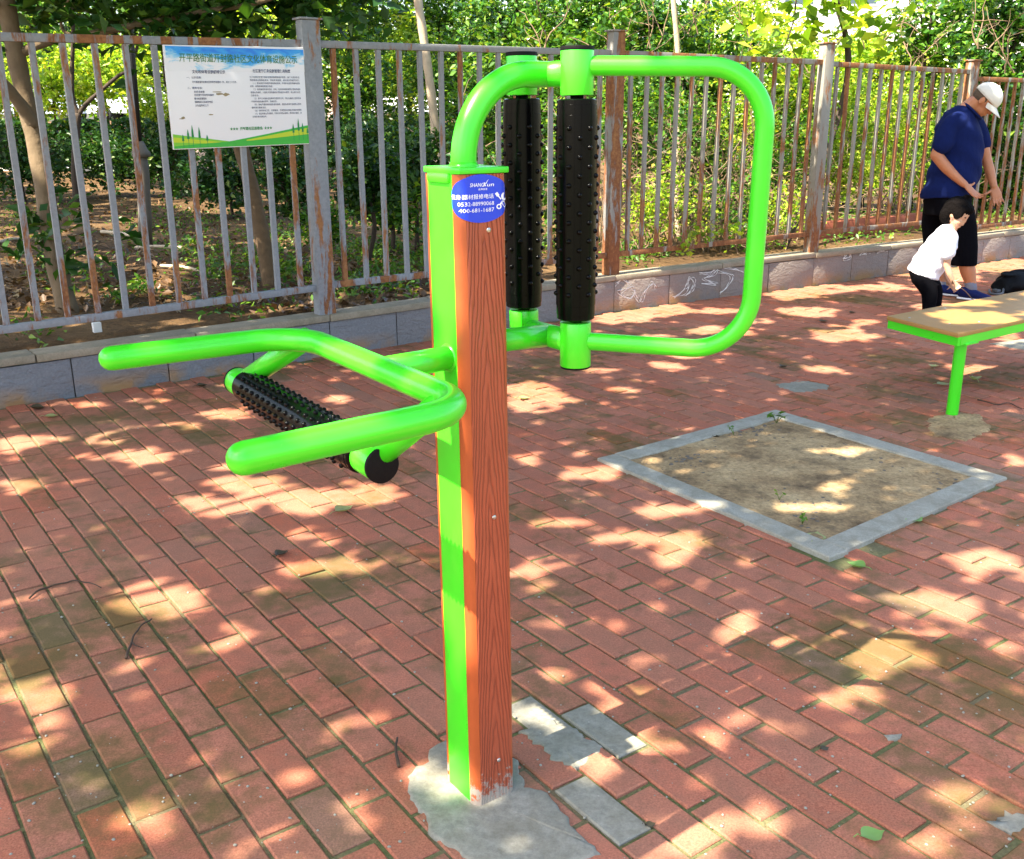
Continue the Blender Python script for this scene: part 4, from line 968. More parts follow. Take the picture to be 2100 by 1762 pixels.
hedge('hedge', 'darker shaded hedge behind the fence left of the green arch', aty(690, 300, 16).x, aty(1060, 300, 16).x, 16.5, .22, 1.32, 7000, 'leaf_hedge', .08, 1.0)
sp_ = [  # u, v centre, Y, rx, rz, n, mat, size, label
 (-20, 205, 29, 1.6, .9, 1500, 'leaf_bright', .13, 'sunlit yellow-green shrub beyond the hedge at the far left edge'),
 (105, 170, 29, 1.5, 1.1, 1500, 'leaf_bright', .13, 'sunlit shrub beyond the hedge between the two left trunks'),
 (205, 150, 30, 1.4, .9, 1500, 'leaf_bright', .13, 'sunlit shrub right of the forked sapling'),
 (330, 215, 28, 1.0, .6, 900, 'leaf_bright', .12, 'yellowish shrub in front of the parked car'),
 (60, 40, 32, 2.6, 1.3, 2600, 'leaf_mid', .14, 'tree crown above the fence rail at the top left corner'),
 (330, 30, 33, 2.4, 1.2, 2400, 'leaf_mid', .14, 'tree crown over the left part of the notice board'),
 (560, 40, 31, 2.2, 1.2, 2400, 'leaf_bright', .13, 'light green tree crown over the right part of the notice board'),
 (735, 180, 20, 1.0, 1.2, 2300, 'leaf_mid', .10, 'leafy shrub just right of the tallest fence post'),
 (835, 150, 22, 1.1, 1.2, 2300, 'leaf_bright', .10, 'bright shrub left of the green arch'),
 (940, 190, 19, 1.0, 1.2, 2300, 'leaf_mid', .10, 'shrub behind the green arch tube'),
 (1040, 230, 17, .9, 1.2, 2300, 'leaf_mid', .09, 'shrub between the green arch and the far roller'),
 (720, 40, 24, 1.9, 1.0, 3600, 'leaf_mid', .11, 'mid green tree crown right of the tallest fence post'),
 (900, 30, 23, 1.6, .9, 3600, 'leaf_mid', .11, 'mid green tree crown above the green arch'),
 (1060, 40, 14, .85, .62, 3600, 'leaf_glossy', .075, 'glossy dense bush above the two rollers'),
 (1200, 30, 13, .85, .62, 3600, 'leaf_glossy', .075, 'glossy dense bush above the second fence post'),
 (1330, 55, 12.5, .7, .5, 3000, 'leaf_glossy', .075, 'glossy bush left of the white trunk'),
 (1480, 60, 14, .9, .5, 2600, 'leaf_bright', .085, 'sunny bush right of the white trunk'),
 (1230, -60, 17, 1.9, .8, 2600, 'leaf_mid', .11, 'higher crown behind the glossy bushes'),
 (1540, 20, 22, 1.6, 1.3, 1100, 'leaf_bright', .12, 'thin yellow-green crown against the pale building'),
 (1800, 112, 13.5, .85, .30, 1700, 'leaf_bright', .085, 'light feathery bush above the fence left of the cap'),
 (1700, 105, 15, .7, .25, 800, 'leaf_bright', .085, 'low sunny bush behind the third fence post'),
 (1905, 75, 13, .5, .5, 1700, 'leaf_mid', .085, 'green bush left of the utility pole'),
 (2050, 60, 12.5, .75, .8, 4200, 'leaf_glossy', .085, 'dense dark green bush in the top right corner'),
 (2140, 120, 12.5, .7, .9, 2600, 'leaf_glossy', .085, 'dense bush beyond the right edge above the lower fence'),
]

sp_ += [
 (1100, 200, 13, 1.0, 1.0, 3600, 'leaf_mid', .085, 'dense green mass filling the gap behind the near roller'),
 (1290, 170, 12, .9, .9, 3600, 'leaf_mid', .08, 'dense green mass behind the bay right of the second post'),
 (1450, 190, 12.5, .9, .9, 3600, 'leaf_mid', .08, 'dense green mass behind the white trunk'),
 (1600, 200, 13, .8, .9, 3000, 'leaf_bright', .08, 'dense bright mass behind the loop handle bend'),
 (1750, 230, 13.5, .9, .85, 3800, 'leaf_bright', .08, 'dense sunny mass behind the bay right of the third post'),
 (1890, 240, 14, .9, .85, 3400, 'leaf_bright', .08, 'dense sunny mass left of the man in the white cap'),
 (2040, 260, 14, 1.0, .95, 3800, 'leaf_mid', .085, 'dense green mass behind the man in the white cap'),
 (1400, 330, 12.5, 1.2, .5, 2800, 'leaf_mid', .07, 'low green mass at the foot of the second bay'),
 (1780, 340, 13.5, 1.3, .5, 2800, 'leaf_bright', .075, 'low sunny mass at the foot of the third bay'),
 (2060, 380, 13.5, 1.0, .5, 2200, 'leaf_mid', .075, 'low green mass at the foot of the lower fence'),
 (150, 110, 35, 2.6, 1.3, 1800, 'leaf_bright', .17, 'bright tree beyond the road behind the forked sapling'),
 (10, 100, 36, 2.2, 1.4, 1600, 'leaf_bright', .17, 'bright tree beyond the road at the left edge'),
 (310, 110, 36, 2.2, 1.0, 1500, 'leaf_bright', .17, 'bright tree beyond the road left of the notice board'),
 (770, 100, 34, 2.4, 1.6, 2200, 'leaf_bright', .17, 'bright tree beyond the road right of the tallest post'),
 (960, 90, 33, 2.4, 1.6, 2200, 'leaf_mid', .17, 'tree beyond the road behind the green arch'),
 (1180, 150, 30, 2.2, 1.8, 2200, 'leaf_bright', .16, 'bright tree far behind the rollers'),
 (760, 290, 19, 1.4, .5, 2200, 'leaf_hedge', .085, 'dark low bush right of the tallest post'),
 (930, 320, 15, 1.0, .45, 1800, 'leaf_mid', .075, 'low leafy bush behind the arch foot'),
 (2010, -10, 22, 1.6, .7, 2200, 'leaf_mid', .13, 'high crown above the dense corner bush'),
]

sp_ = [(u, v, Y, rx, rz, int(n * (.42 if (lm == 'leaf_bright' and u > 1450 and v < 130) else .62 if (v < 130 and u > 1000) else .8 if v < 120 else 1)), lm, ls, lab) for (u, v, Y, rx, rz, n, lm, ls, lab) in sp_]
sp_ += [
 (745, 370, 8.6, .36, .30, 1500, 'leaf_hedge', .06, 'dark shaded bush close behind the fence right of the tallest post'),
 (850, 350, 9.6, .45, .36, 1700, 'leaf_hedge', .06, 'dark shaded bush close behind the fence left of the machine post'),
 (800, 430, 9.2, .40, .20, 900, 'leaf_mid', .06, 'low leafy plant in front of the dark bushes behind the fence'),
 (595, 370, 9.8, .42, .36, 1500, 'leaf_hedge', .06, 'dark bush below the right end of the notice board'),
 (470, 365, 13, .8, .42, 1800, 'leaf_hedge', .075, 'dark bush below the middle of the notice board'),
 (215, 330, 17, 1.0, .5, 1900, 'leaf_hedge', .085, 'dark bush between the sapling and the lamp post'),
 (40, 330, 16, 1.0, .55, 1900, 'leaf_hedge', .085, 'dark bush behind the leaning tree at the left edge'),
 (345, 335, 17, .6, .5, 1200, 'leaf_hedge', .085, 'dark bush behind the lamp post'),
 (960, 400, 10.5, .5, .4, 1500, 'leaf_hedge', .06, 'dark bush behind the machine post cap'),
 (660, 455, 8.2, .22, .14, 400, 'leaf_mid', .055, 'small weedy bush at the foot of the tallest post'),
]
for k, (u, v, Y, rx, rz, n, lm, ls, lab) in enumerate(sp_):
    c = aty(u, v, Y); gz = soil_z(c.x, Y); b = Vector((c.x, Y, gz))
    isb = v > 90 or lm == 'leaf_glossy'
    tr_ = [([b, b + Vector((rnd.uniform(-.1, .1), 0, (c.z - gz) * .5)), c, c + UP * rz * .6], .05 if Y > 18 else .025, .012)]
    for _ in range(4): 
        e = c + Vector((rnd.uniform(-1, 1) * rx * .8, rnd.uniform(-.4, .4), rnd.uniform(-.3, .9) * rz)); tr_.append(([lerp(b, c, .6), lerp(c, e, .5) + Vector((0, 0, -.05)), e], .018, .006))
    tree('bush' if isb else 'background_tree', lab, b, tr_, 'dark_bark', [(c, (rx, rx * .7, rz), int(n * 1.5))], lm, ls * (1.25 if Y > 24 else 1.1), 'bushes and crowns beyond the fence', per=26, cr=.085 * (Y / 15) , cat='bush' if isb else 'tree', width=.55)

# shrubs, vines and dry twigs close behind the right-hand bays
shr = [ # u, v(centre), dist behind the fence, rx, rz, n, mat, size, twigs, label
 (1120, 330, 2.2, .5, .75, 1500, 'leaf_mid', .06, 14, 'leafy shrub behind the near roller'),
 (1300, 230, 1.2, .45, .55, 1300, 'leaf_mid', .05, 12, 'twiggy shrub just right of the second fence post'),
 (1420, 250, 1.3, .5, .5, 1300, 'leaf_mid', .05, 30, 'bare vine-tangled shrub behind the white trunk'),
 (1530, 230, 1.4, .45, .55, 1300, 'leaf_bright', .05, 14, 'shrub with dry stems left of the loop handle bend'),
 (1620, 300, 1.2, .4, .6, 1500, 'leaf_mid', .05, 12, 'shrub left of the third fence post'),
 (1740, 260, 1.4, .55, .75, 2600, 'leaf_bright', .055, 8, 'bright sunlit shrub just right of the third fence post'),
 (1830, 250, 1.6, .5, .75, 2400, 'leaf_bright', .055, 8, 'bright shrub midway between the third post and the man'),
 (1920, 290, 1.8, .5, .7, 1600, 'leaf_mid', .055, 10, 'shaded shrub behind the man in blue'),
 (2040, 300, 1.8, .6, .8, 2000, 'leaf_mid', .055, 10, 'shrub seen through the lower fence at the right edge'),
 (1350, 420, .9, .5, .35, 1300, 'leaf_bright', .045, 12, 'low sunny shrub growing at the second bay foot'),
 (1480, 420, .9, .45, .3, 1200, 'leaf_mid', .045, 10, 'low shrub inside the loop handle foot'),
 (1600, 430, .6, .25, .22, 500, 'leaf_bright', .05, 3, 'small bright bush left of the third post foot'),
 (1070, 420, 2.0, .5, .5, 900, 'leaf_mid', .055, 8, 'low shrub behind the rollers'),
]
def fence_pt(u, v, d):      # ray meets the vertical plane d metres behind the fence
    r_ = ray(u, v); best = None
    for i in range(len(PF) - 1):
        a, b_ = PF[i], PF[i + 1]; w = (b_ - a).normalized(); n_ = Vector((-w.y, w.x, 0)); t = (a + n_ * d - Vector((0, 0, HC))).dot(n_) / r_.dot(n_); p = Vector((0, 0, HC)) + r_ * t
        if (p - a).dot(w) <= (b_ - a).length: return p
    return p
for u, v, d_, rx, rz, n, lm, ls, ntw, lab in shr:
    c = fence_pt(u, v, d_); b = Vector((c.x, c.y, SZ_)); t = thing('shrub', lab, 'shrub', b, 'shrubs behind the right fence bays'); m_ = MB()
    for _ in range(ntw): tw(m_, b + Vector((rnd.uniform(-rx, rx) * .7, rnd.uniform(-.2, .2), 0)), (rnd.uniform(-.5, .5), rnd.uniform(-.3, .3), 1), c.z - SZ_ + rz * rnd.uniform(.2, .9), .008, 6, .32, 2)
    m_.build('stems', 'twig', t); leaf_mesh('foliage', clump_pts([(c, (rx, .4, rz), n)], 14, .08), ls, lm, t, .5, .6)
# trailing vine over the coping
c = fence_pt(1430, 490, -.02); t = thing('vine', 'leafy vine spilling through the fence foot over the coping', 'vine', c)
m_ = MB(); 
for k in range(5): tw(m_, fence_pt(1400 + k * 18, 470, .05), (.6, -.3, .3), .3, .004, 5, .5, 1)
m_.build('stems', 'twig', t)
leaf_mesh('foliage', clump_pts([(fence_pt(1440, 478, .0), (.16, .05, .08), 90), (fence_pt(1500, 470, 0), (.12, .05, .06), 50), (fence_pt(1400, 505, -.02), (.08, .05, .04), 30)], 8, .04), .05, 'leaf_bright', t, .5, .7)

# ground cover and weeds behind the fence, leaf litter
P = []
for _ in range(5200):
    u, v = rnd.uniform(-100, 1050), 300 + 340 * rnd.random() ** .9
    q_ = at(u, v, SZ_ + .02)
    if side(q_) < .16 or q_.y > 26: continue
    P.append((q_.x, q_.y, SZ_ + .015 + rnd.uniform(0, .02)))
tag(leaf_mesh('leaf_litter', P, .07, 'leaf_litter', None, 1.5, .6, kind='stuff'), 'dry brown leaf litter covering the earth bed behind the fence', 'leaf litter')
P = []
for (u, v, w, n) in ((400, 520, 60, 240), (440, 560, 50, 220), (520, 540, 60, 260), (600, 560, 50, 300), (740, 520, 60, 500), (820, 500, 60, 500), (880, 540, 40, 350), (800, 560, 60, 300), (290, 600, 24, 90), (245, 620, 20, 60), (700, 600, 50, 260), (900, 460, 60, 300), (1100, 500, 60, 500), (1300, 520, 60, 500), (1550, 480, 80, 700), (1750, 465, 90, 800), (1880, 455, 60, 400), (2060, 445, 60, 300), (620, 470, 60, 240), (500, 620, 120, 220), (80, 690, 60, 60), (800, 590, 60, 260), (150, 560, 90, 260), (330, 470, 100, 300), (560, 500, 90, 500), (420, 440, 120, 400), (760, 470, 90, 600), (60, 450, 80, 240)):
    for _ in range(n):
        q_ = at(u + rnd.gauss(0, w * .6), v + rnd.gauss(0, w * .25), SZ_)
        if side(q_) > .12: P.append((q_.x, q_.y, SZ_ + rnd.uniform(0, .09)))
tag(leaf_mesh('ground_cover', P, .055, 'grass', None, .8, .5, kind='stuff'), 'low green weeds and grass along the fence foot', 'ground cover')
# weeds in joints of the pit
def sprout(u, v, n, s_, lab, z=0.01):
    p = at(u, v, z); t = thing('weed', lab, 'weed', p, 'small weeds in the tree pit'); m_ = MB(); q_ = []
    for k in range(n):
        e = p + Vector((rnd.uniform(-1, 1) * s_, rnd.uniform(-1, 1) * s_, rnd.uniform(.6, 1.2) * s_)); m_.tube([p, lerp(p, e, .6) + UP * s_ * .2, e], [.0012, .001, .0006], 4); q_.append(tuple(e))
    m_.build('stem', 'grass', t); leaf_mesh('leaves', np.array(q_ + q_), s_ * .9, 'grass', t, .5, .4)
sprout(1592, 868, 7, .045, 'small weed at the far corner of the sandy tree pit'); sprout(1598, 1025, 4, .025, 'tiny seedling left of the pit middle'); sprout(1645, 1075, 5, .028, 'tiny seedling near the front corner of the pit')
sprout(1505, 892, 5, .03, 'small weed on the far left kerb of the pit')

# debris behind the fence
for u0, v0, u1, v1, lab in ((208, 475, 292, 489, 'pale stick lying on the earth left of the lamp post'), (275, 508, 375, 509, 'pale stick lying flat at the lamp post foot'), (-5, 498, 40, 490, 'pale stick on the earth at the left edge'), (330, 545, 430, 560, 'thin grey stick lying on the earth before the lamp post')):
    a, b_ = at(u0, v0, SZ_ + .03), at(u1, v1, SZ_ + .03); m_ = MB(); m_.tube(spline([a, lerp(a, b_, .5) + Vector((0, .03, .01)), b_], 5), [.016 * (a.y / 9)] * 11, 6); o = m_.build('stick', 'pale_bark', None, origin=tuple(a)); 
    tag(o, lab, 'stick', 'sticks on the earth bed')
for v_ in ():
    pass
b = at(200, 682, .262); m_ = MB(); m_.box(b + UP * .03, d01 * .023, Vector((-d01.y, d01.x, 0)) * .016, UP * .028, .003); o = m_.build('small_box', 'white_plastic', None, auto=35, origin=tuple(b)); tag(o, 'small white box standing on the coping below the fence', 'box')
b = aty(427, 352, 21); b.z = SZ_; cb = thing('cabinet', 'pale square cabinet beyond the trunk under the notice board', 'cabinet', b)
m_ = MB(); m_.box(b + UP * .42, (.17, 0, 0), (0, .17, 0), (0, 0, .42), .02); m_.build('body', 'pink_stone', cb, auto=35); m_ = MB(); m_.box(b + UP * .86, (.2, 0, 0), (0, .2, 0), (0, 0, .025), .01); m_.build('lid', 'facade', cb, auto=35)
b = aty(686, 262, 30); b.z = soil_z(0, 30); pl_ = thing('gate_pillar', 'pinkish stone pillar beyond the hedge right of the tallest post', 'pillar', b)
m_ = MB(); m_.box(b + UP * .85, (.16, 0, 0), (0, .16, 0), (0, 0, .85), .02); m_.build('shaft', 'pink_stone', pl_, auto=35); m_ = MB(); m_.box(b + UP * 1.72, (.2, 0, 0), (0, .2, 0), (0, 0, .05), .02); m_.build('cap', 'facade', pl_, auto=35)
# red brick bed edging behind the third bay
a, b_ = fence_pt(1670, 452, 1.0), fence_pt(1900, 440, 1.0); a.z = b_.z = SZ_; u_ = (b_ - a).normalized(); m_ = MB(); m_.box((a + b_) / 2 + UP * .09, (b_ - a) / 2, Vector((-u_.y, u_.x, 0)) * .06, UP * .09, .01); o = m_.build('bed_edging', 'red_brick_edge', None, auto=35, origin=tuple(a)); tag(o, 'low red brick edging behind the fence right of the third post', 'edging')

# parked cars on the road beyond the hedge
def car(u, Y, mat, lab, flip=1):
    b = aty(u, 200, Y); b.z = 1.475; t = thing('parked_car', lab, 'car', b, 'cars parked beyond the hedge'); W = .86
    prof_ = [(-2.15, .35), (-2.2, .7), (-1.95, .95), (-1.5, 1.0), (-.85, 1.42), (.65, 1.45), (1.35, 1.02), (2.05, .86), (2.2, .6), (2.15, .35)]
    m_ = MB(); n = len(prof_); V = []
    for y, s_ in ((-W, .97), (-W * .93, 1), (W * .93, 1), (W, .97)):
        for x, z in prof_: V.append(b + Vector((x * flip * s_, y * (1 if z < 1.05 else .84), z)))
    m_.add(V, [(i * n + k, i * n + (k + 1) % n, (i + 1) * n + (k + 1) % n, (i + 1) * n + k) for i in range(3) for k in range(n)] + [tuple(range(n)), tuple(3 * n + k for k in range(n))[::-1]]); m_.build('body', mat, t, auto=30)
    for x0, x1, x2, x3 in ((-1.3, -.8, -.05, -.05), (.03, .03, .62, 1.15)):
        m_ = MB(); y = -W - .002; m_.add([b + Vector((x0 * flip, y, 1.03)), b + Vector((x3 * flip, y, 1.03)), b + Vector((x2 * flip, y * .865, 1.38)), b + Vector((x1 * flip, y * .865, 1.38))], [(0, 1, 2, 3)]); m_.build('side_window', 'car_glass', t, smooth=False)
    for x in (-1.35, 1.4):
        for y in (-W, W): m_ = MB(); m_.cyl(b + Vector((x * flip, y - .1, .33)), b + Vector((x * flip, y + .1, .33)), .33, 20, .03); w_ = m_.build('wheel', 'tyre', t, auto=40); m_ = MB(); m_.cyl(b + Vector((x * flip, y * 1.125, .33)), b + Vector((x * flip, y * 1.14, .33)), .2, 14); m_.build('rim', 'steel', w_)
    m_ = MB(); m_.ell(b + Vector((2.08 * flip, -.62, .72)), (.12, 0, 0), (0, .16, 0), (0, 0, .08)); m_.build('headlight', 'car_white', t)
car(285, 48.5, 'car_white', 'white car parked beyond the hedge, just left of the lamp post'); car(85, 50, 'car_paint', 'blue-grey car parked beyond the hedge behind the leaning tree', -1); car(860, 49, 'car_white', 'white car glimpsed through the shrubs left of the green arch')

# pale building far behind, upper right
b = aty(1790, 200, 44); b.z = 1.2; bl_ = thing('apartment_building', 'pale sunlit building glimpsed through the leaves at the upper right', 'building', b)
m_ = MB(); m_.box(b + UP * 4.6, (6.2, 0, 0), (0, 3, 0), (0, 0, 4.6)); m_.build('wall', 'facade', bl_, smooth=False)
m_ = MB(); m_.box(b + UP * 9.3, (6.5, 0, 0), (0, 3.3, 0), (0, 0, .15)); m_.build('roof', 'facade', bl_, smooth=False)
for fl in (1.2, 4.2, 7.0):
    for k in range(-2, 3):
        m_ = MB(); c = b + Vector((k * 2.4 + .6, -3.01, fl + .8)); m_.box(c, (.62, 0, 0), (0, .03, 0), (0, 0, .7)); w_ = m_.build('window', 'white_plastic', bl_, smooth=False)
        m_ = MB(); m_.box(c + Vector((0, -.02, 0)), (.54, 0, 0), (0, .02, 0), (0, 0, .62)); m_.build('pane', 'window_glass', w_, smooth=False)

P = []
for _ in range(15000):
    x = rnd.uniform(-48, 13); z = rnd.random() ** .8 * (7 + 2.2 * math.sin(x * .35) + 1.2 * math.sin(x * 1.1)); P.append((x, 66 + rnd.uniform(-2, 2), 1.2 + z))
for _ in range(1500):
    x = rnd.uniform(38, 70); P.append((x, 60 + rnd.uniform(-2, 2), 1.2 + rnd.random() * 4))
tag(leaf_mesh('far_wood', P, .55, 'leaf_mid', None, .4, .7, kind='stuff'), 'far-off line of trees beyond the road', 'wood')

# bare twigs and fine branches showing through the leaves over the right bays
for k, (u, v, L_) in enumerate(((1120, 60, .9), (1260, 110, .8), (1330, 60, .8), (1420, 30, .9), (1530, 90, .8), (1660, 110, .7), (1790, 60, .8), (1880, 100, .7), (2010, 60, .9), (2080, 110, .8))):
    p = aty(u, v + 40, 10.8 + .25 * (k % 4)); m_ = MB()
    for j in range(3): tw(m_, p + Vector((rnd.uniform(-.1, .1), 0, 0)), (rnd.uniform(-.7, .7), -.1, 1), L_ * rnd.uniform(.5, 1), .009, 6, .25, 2)
    where = ['above the rollers', 'over the second fence post', 'left of the white trunk', 'right of the white trunk', 'above the loop handle bend', 'above the third fence post', 'midway between the third post and the man', 'left of the utility pole', 'right of the utility pole', 'in the top right corner'][k]
    o = m_.build('branch', 'twig', None, origin=tuple(p)); tag(o, 'thin bare branch showing among the leaves ' + where, 'branch', 'bare branches above the right bays')
# ------------------------------------------------------------------ people
def figure_frame(u, v):
    b = at(u, v); Rv = Vector((b.y, -b.x, 0)).normalized(); Nv = Vector((b.x, b.y, 0)).normalized()
    def mp(u_, v_, y=0.):
        p0 = b + Nv * y; r_ = ray(u_, v_); t = (p0 - Vector((0, 0, HC))).dot(Nv) / r_.dot(Nv); return Vector((0, 0, HC)) + r_ * t
    return b, Rv, Nv, mp
def fuse(mb_, name, mat, parent, voxel, smooth_n=4, sub=None):
    o = mb_.build(name, mat, parent); md = o.modifiers.new('r', 'REMESH'); md.mode = 'VOXEL'; md.voxel_size = voxel; md.use_smooth_shade = True
    s_ = o.modifiers.new('s', 'SMOOTH'); s_.factor = .5; s_.iterations = smooth_n
    dg = bpy.context.evaluated_depsgraph_get(); dg.update(); me = bpy.data.meshes.new_from_object(o.evaluated_get(dg)); o.modifiers.clear(); old = o.data; o.data = me; bpy.data.meshes.remove(old)
    for p in me.polygons: p.use_smooth = True
    return o
def limb(m_, pts, rad, n=14):
    q_ = spline(pts, 5); k = len(pts) - 1; rs = []
    for i in range(len(q_)): t = i / (len(q_) - 1) * k; j = min(int(t), k - 1); rs.append(lerp(rad[j], rad[j + 1], t - j))
    m_.tube(q_, rs, n, round_ends=(True, True))
def finger(m_, a, d, side_, curl, l_, r):
    a = Vector(a); d = Vector(d).normalized(); pts = [a]
    for k, s_ in enumerate((.42, .32, .26)): d = (Matrix.Rotation(curl * (.6 + .5 * k), 3, side_) @ d); a = a + d * l_ * s_; pts.append(a)
    m_.tube(pts, [r, r * .95, r * .88, r * .74], 8, round_ends=(True, True))
def head(m_, c, k, fd, lat, s=1.0, baby=False):
    # c centre of the skull, k crown axis, fd face direction, lat lateral axis
    m_.ell(c, fd * .098 * s, lat * .076 * s, k * .100 * s, 20, 14)                                  # skull
    m_.ell(c + fd * .030 * s - k * .055 * s, fd * .062 * s, lat * .058 * s, k * .068 * s, 16, 12)     # face and jaw
    m_.ell(c + fd * .060 * s - k * .098 * s, fd * .022 * s, lat * .026 * s, k * .018 * s, 12, 8)     # chin
    nz_ = .5 if baby else 1.
    if baby:
        m_.ell(c + k * .004, fd * .088, lat * .074, k * .09, 18, 12)
        for sg in (-1, 1): m_.ell(c + fd * .040 - k * .055 + lat * sg * .03, fd * .032, lat * .03, k * .03, 10, 8)
    m_.loft([(c + fd * .088 * s - k * .008 * s, lat * .009 * s, fd * .008 * s), (c + fd * (.088 + .012 * nz_) * s - k * .030 * s, lat * .012 * s, fd * .012 * s * nz_), (c + fd * (.086 + .018 * nz_) * s - k * .046 * s, lat * .016 * s * nz_, fd * .014 * s * nz_), (c + fd * .090 * s - k * .054 * s, lat * .012 * s, fd * .010 * s)], 10)  # nose
    for z_, w_ in ((-.068, .020), (-.078, .018)): m_.ell(c + fd * .088 * s + k * z_ * s, fd * .009 * s, lat * w_ * s, k * .006 * s, 10, 6)   # lips
    m_.ell(c + fd * .082 * s + k * .012 * s, fd * .014 * s, lat * .05 * s, k * .010 * s, 10, 6)       # brow
    for sg in (-1, 1):
        e = c - fd * .004 * s - k * .022 * s + lat * sg * .077 * s
        m_.ell(e, fd * .018 * s, lat * .008 * s, k * .030 * s, 12, 8)
        m_.ell(e + fd * .004 * s - k * .022 * s, fd * .010 * s, lat * .008 * s, k * .010 * s, 8, 6)
def eyes(parent, c, k, fd, lat, s=1.0):
    for sg in (-1, 1):
        m_ = MB(); p = c + fd * .083 * s - k * .014 * s + lat * sg * .030 * s; m_.ell(p, fd * .010 * s, lat * .013 * s, k * .005 * s, 10, 6); m_.build('eye', 'hair', parent)

# the man
b, Rv, Nv, mp = figure_frame(1990, 612)
man = thing('person', 'man in white cap, navy polo shirt and black shorts bending his head over the child', 'person', b)
m_ = MB()
hc = mp(2021, 204, 0); kx = (Rv * .70 + UP * .71).normalized(); fdv = (Rv * .71 - UP * .70 - Nv * .10).normalized(); fdv = (fdv - kx * fdv.dot(kx)).normalized(); latv = kx.cross(fdv)
head(m_, hc, kx, fdv, latv, 1.0)
limb(m_, [mp(1968, 240), mp(1990, 218), mp(2010, 206)], [.075, .062, .058])
limb(m_, [mp(1966, 262), mp(1962, 300), mp(1955, 350), mp(1948, 392)], [.10, .13, .13, .12])
limb(m_, [mp(1950, 262, -.14), mp(1934, 287, -.20), mp(1921, 318, -.22)], [.050, .048, .045]); limb(m_, [mp(1920, 318, -.22), mp(1942, 345, -.21), mp(1968, 370, -.2), mp(1978, 378, -.2)], [.045, .043, .031, .027])
limb(m_, [mp(1992, 250, .15), mp(2012, 290, .17), mp(2022, 325, .18)], [.058, .050, .042]); limb(m_, [mp(2022, 325, .18), mp(2030, 352, .17), mp(2038, 382, .15)], [.042, .038, .027])
def hand(m_, w, d, palmn, s_=1.0, curl=.3, thumb_side=1):
    w = Vector(w); d = Vector(d).normalized(); palmn = (palmn - d * palmn.dot(d)).normalized(); x_ = d.cross(palmn) * thumb_side
    m_.loft([(w - d * .01, x_ * .024 * s_, palmn * .018 * s_), (w + d * .02 * s_, x_ * .033 * s_, palmn * .017 * s_), (w + d * .06 * s_, x_ * .042 * s_, palmn * .015 * s_), (w + d * .092 * s_, x_ * .040 * s_, palmn * .012 * s_)], 14)
    for i, (o_, l_) in enumerate(((.030, .072), (.0105, .080), (-.0095, .074), (-.029, .058))):
        finger(m_, w + d * .084 * s_ + x_ * o_ * s_, d + x_ * o_ * 4.5, d.cross(palmn), -curl if d.cross(palmn).cross(d).dot(palmn) < 0 else curl, l_ * s_, .0092 * s_)
    finger(m_, w + d * .022 * s_ + x_ * .030 * s_, d * .6 + x_ * .9 + palmn * .2, palmn, -.22 * thumb_side, .062 * s_, .0108 * s_)
hand(m_, mp(1980, 379, -.2), mp(2004, 404, -.2) - mp(1980, 379, -.2), (UP * .7 - Nv * .4 + Rv * .4), 1.0, .2, -1)
hand(m_, mp(2039, 383, .15), mp(2048, 420, .13) - mp(2039, 383, .15), -Nv + Rv * .3, 1.0, .22, 1)
# legs
limb(m_, [mp(1955, 415, -.06), mp(1970, 475, -.09), mp(1979, 530, -.09)], [.105, .085, .062]); limb(m_, [mp(1979, 530, -.09), mp(1985, 556, -.09), mp(1993, 592, -.09)], [.062, .060, .037])
limb(m_, [mp(1935, 415, .08), mp(1925, 475, .10), mp(1926, 530, .10)], [.105, .085, .062]); limb(m_, [mp(1926, 530, .1), mp(1926, 556, .1), mp(1930, 588, .1)], [.060, .056, .037])
m_.ell(mp(1945, 402), Rv * .15, Nv * .16, UP * .12)
fuse(m_, 'body', 'skin', man, .0055, 3); eyes(man, hc, kx, fdv, latv)
# shirt
m_ = MB()
def sec(u, v, hw, hy, tilt=0., y=0.): c = mp(u, v, y); A = (Rv * math.cos(tilt) + UP * math.sin(tilt)) * hw; return (c, A, Nv * hy)
m_.loft([sec(1991, 224, .060, .068, -.75), sec(1983, 231, .095, .11, -.6), sec(1974, 246, .150, .175, -.42), sec(1967, 270, .183, .20, -.18), sec(1964, 300, .190, .20), sec(1961, 335, .192, .205), sec(1953, 370, .198, .21, .03), sec(1944, 392, .198, .215, .06), sec(1941, 403, .200, .218, .10)], 28)
limb(m_, [mp(1962, 252, -.13), mp(1946, 264, -.17), mp(1936, 285, -.20), mp(1933, 297, -.215)], [.088, .078, .074, .077]); limb(m_, [mp(1985, 248, .14), mp(2002, 270, .17), mp(2013, 297, .18)], [.10, .088, .070])
shirt = fuse(m_, 'polo_shirt', 'polo', man, .009, 3)
# gentle cloth folds
for v_ in shirt.data.vertices:
    p = v_.co; f_ = .0075 * math.sin(p.z * 34 + p.x * 22 + 2 * math.sin(p.y * 11)) * min(1, max(0, (1.5 - p.z) * 2)); v_.co += v_.normal * f_
m_ = MB(); 
cn_ = [mp(1979, 212, -.03), mp(1990, 222, -.078), mp(2006, 238, -.05), mp(2011, 243, .02), mp(2002, 230, .075), mp(1984, 212, .05)]
q_ = spline(cn_ + [cn_[0]], 4); m_.tube(q_, .011, 8); m_.build('collar', 'polo', man)
m_ = MB(); m_.loft([sec(1945, 388, .180, .200, .08), sec(1943, 410, .182, .200, .08), sec(1943, 440, .175, .19)], 24)
m_.loft([sec(1958, 420, .14, .11, 0, -.08), sec(1966, 460, .135, .105, 0, -.09), sec(1973, 505, .118, .098, 0, -.09), sec(1975, 544, .104, .09, .03, -.09)], 20)
m_.loft([sec(1930, 420, .135, .11, 0, .08), sec(1924, 460, .13, .105, 0, .1), sec(1924, 505, .115, .098, 0, .1), sec(1925, 540, .10, .09, .03, .1)], 20)
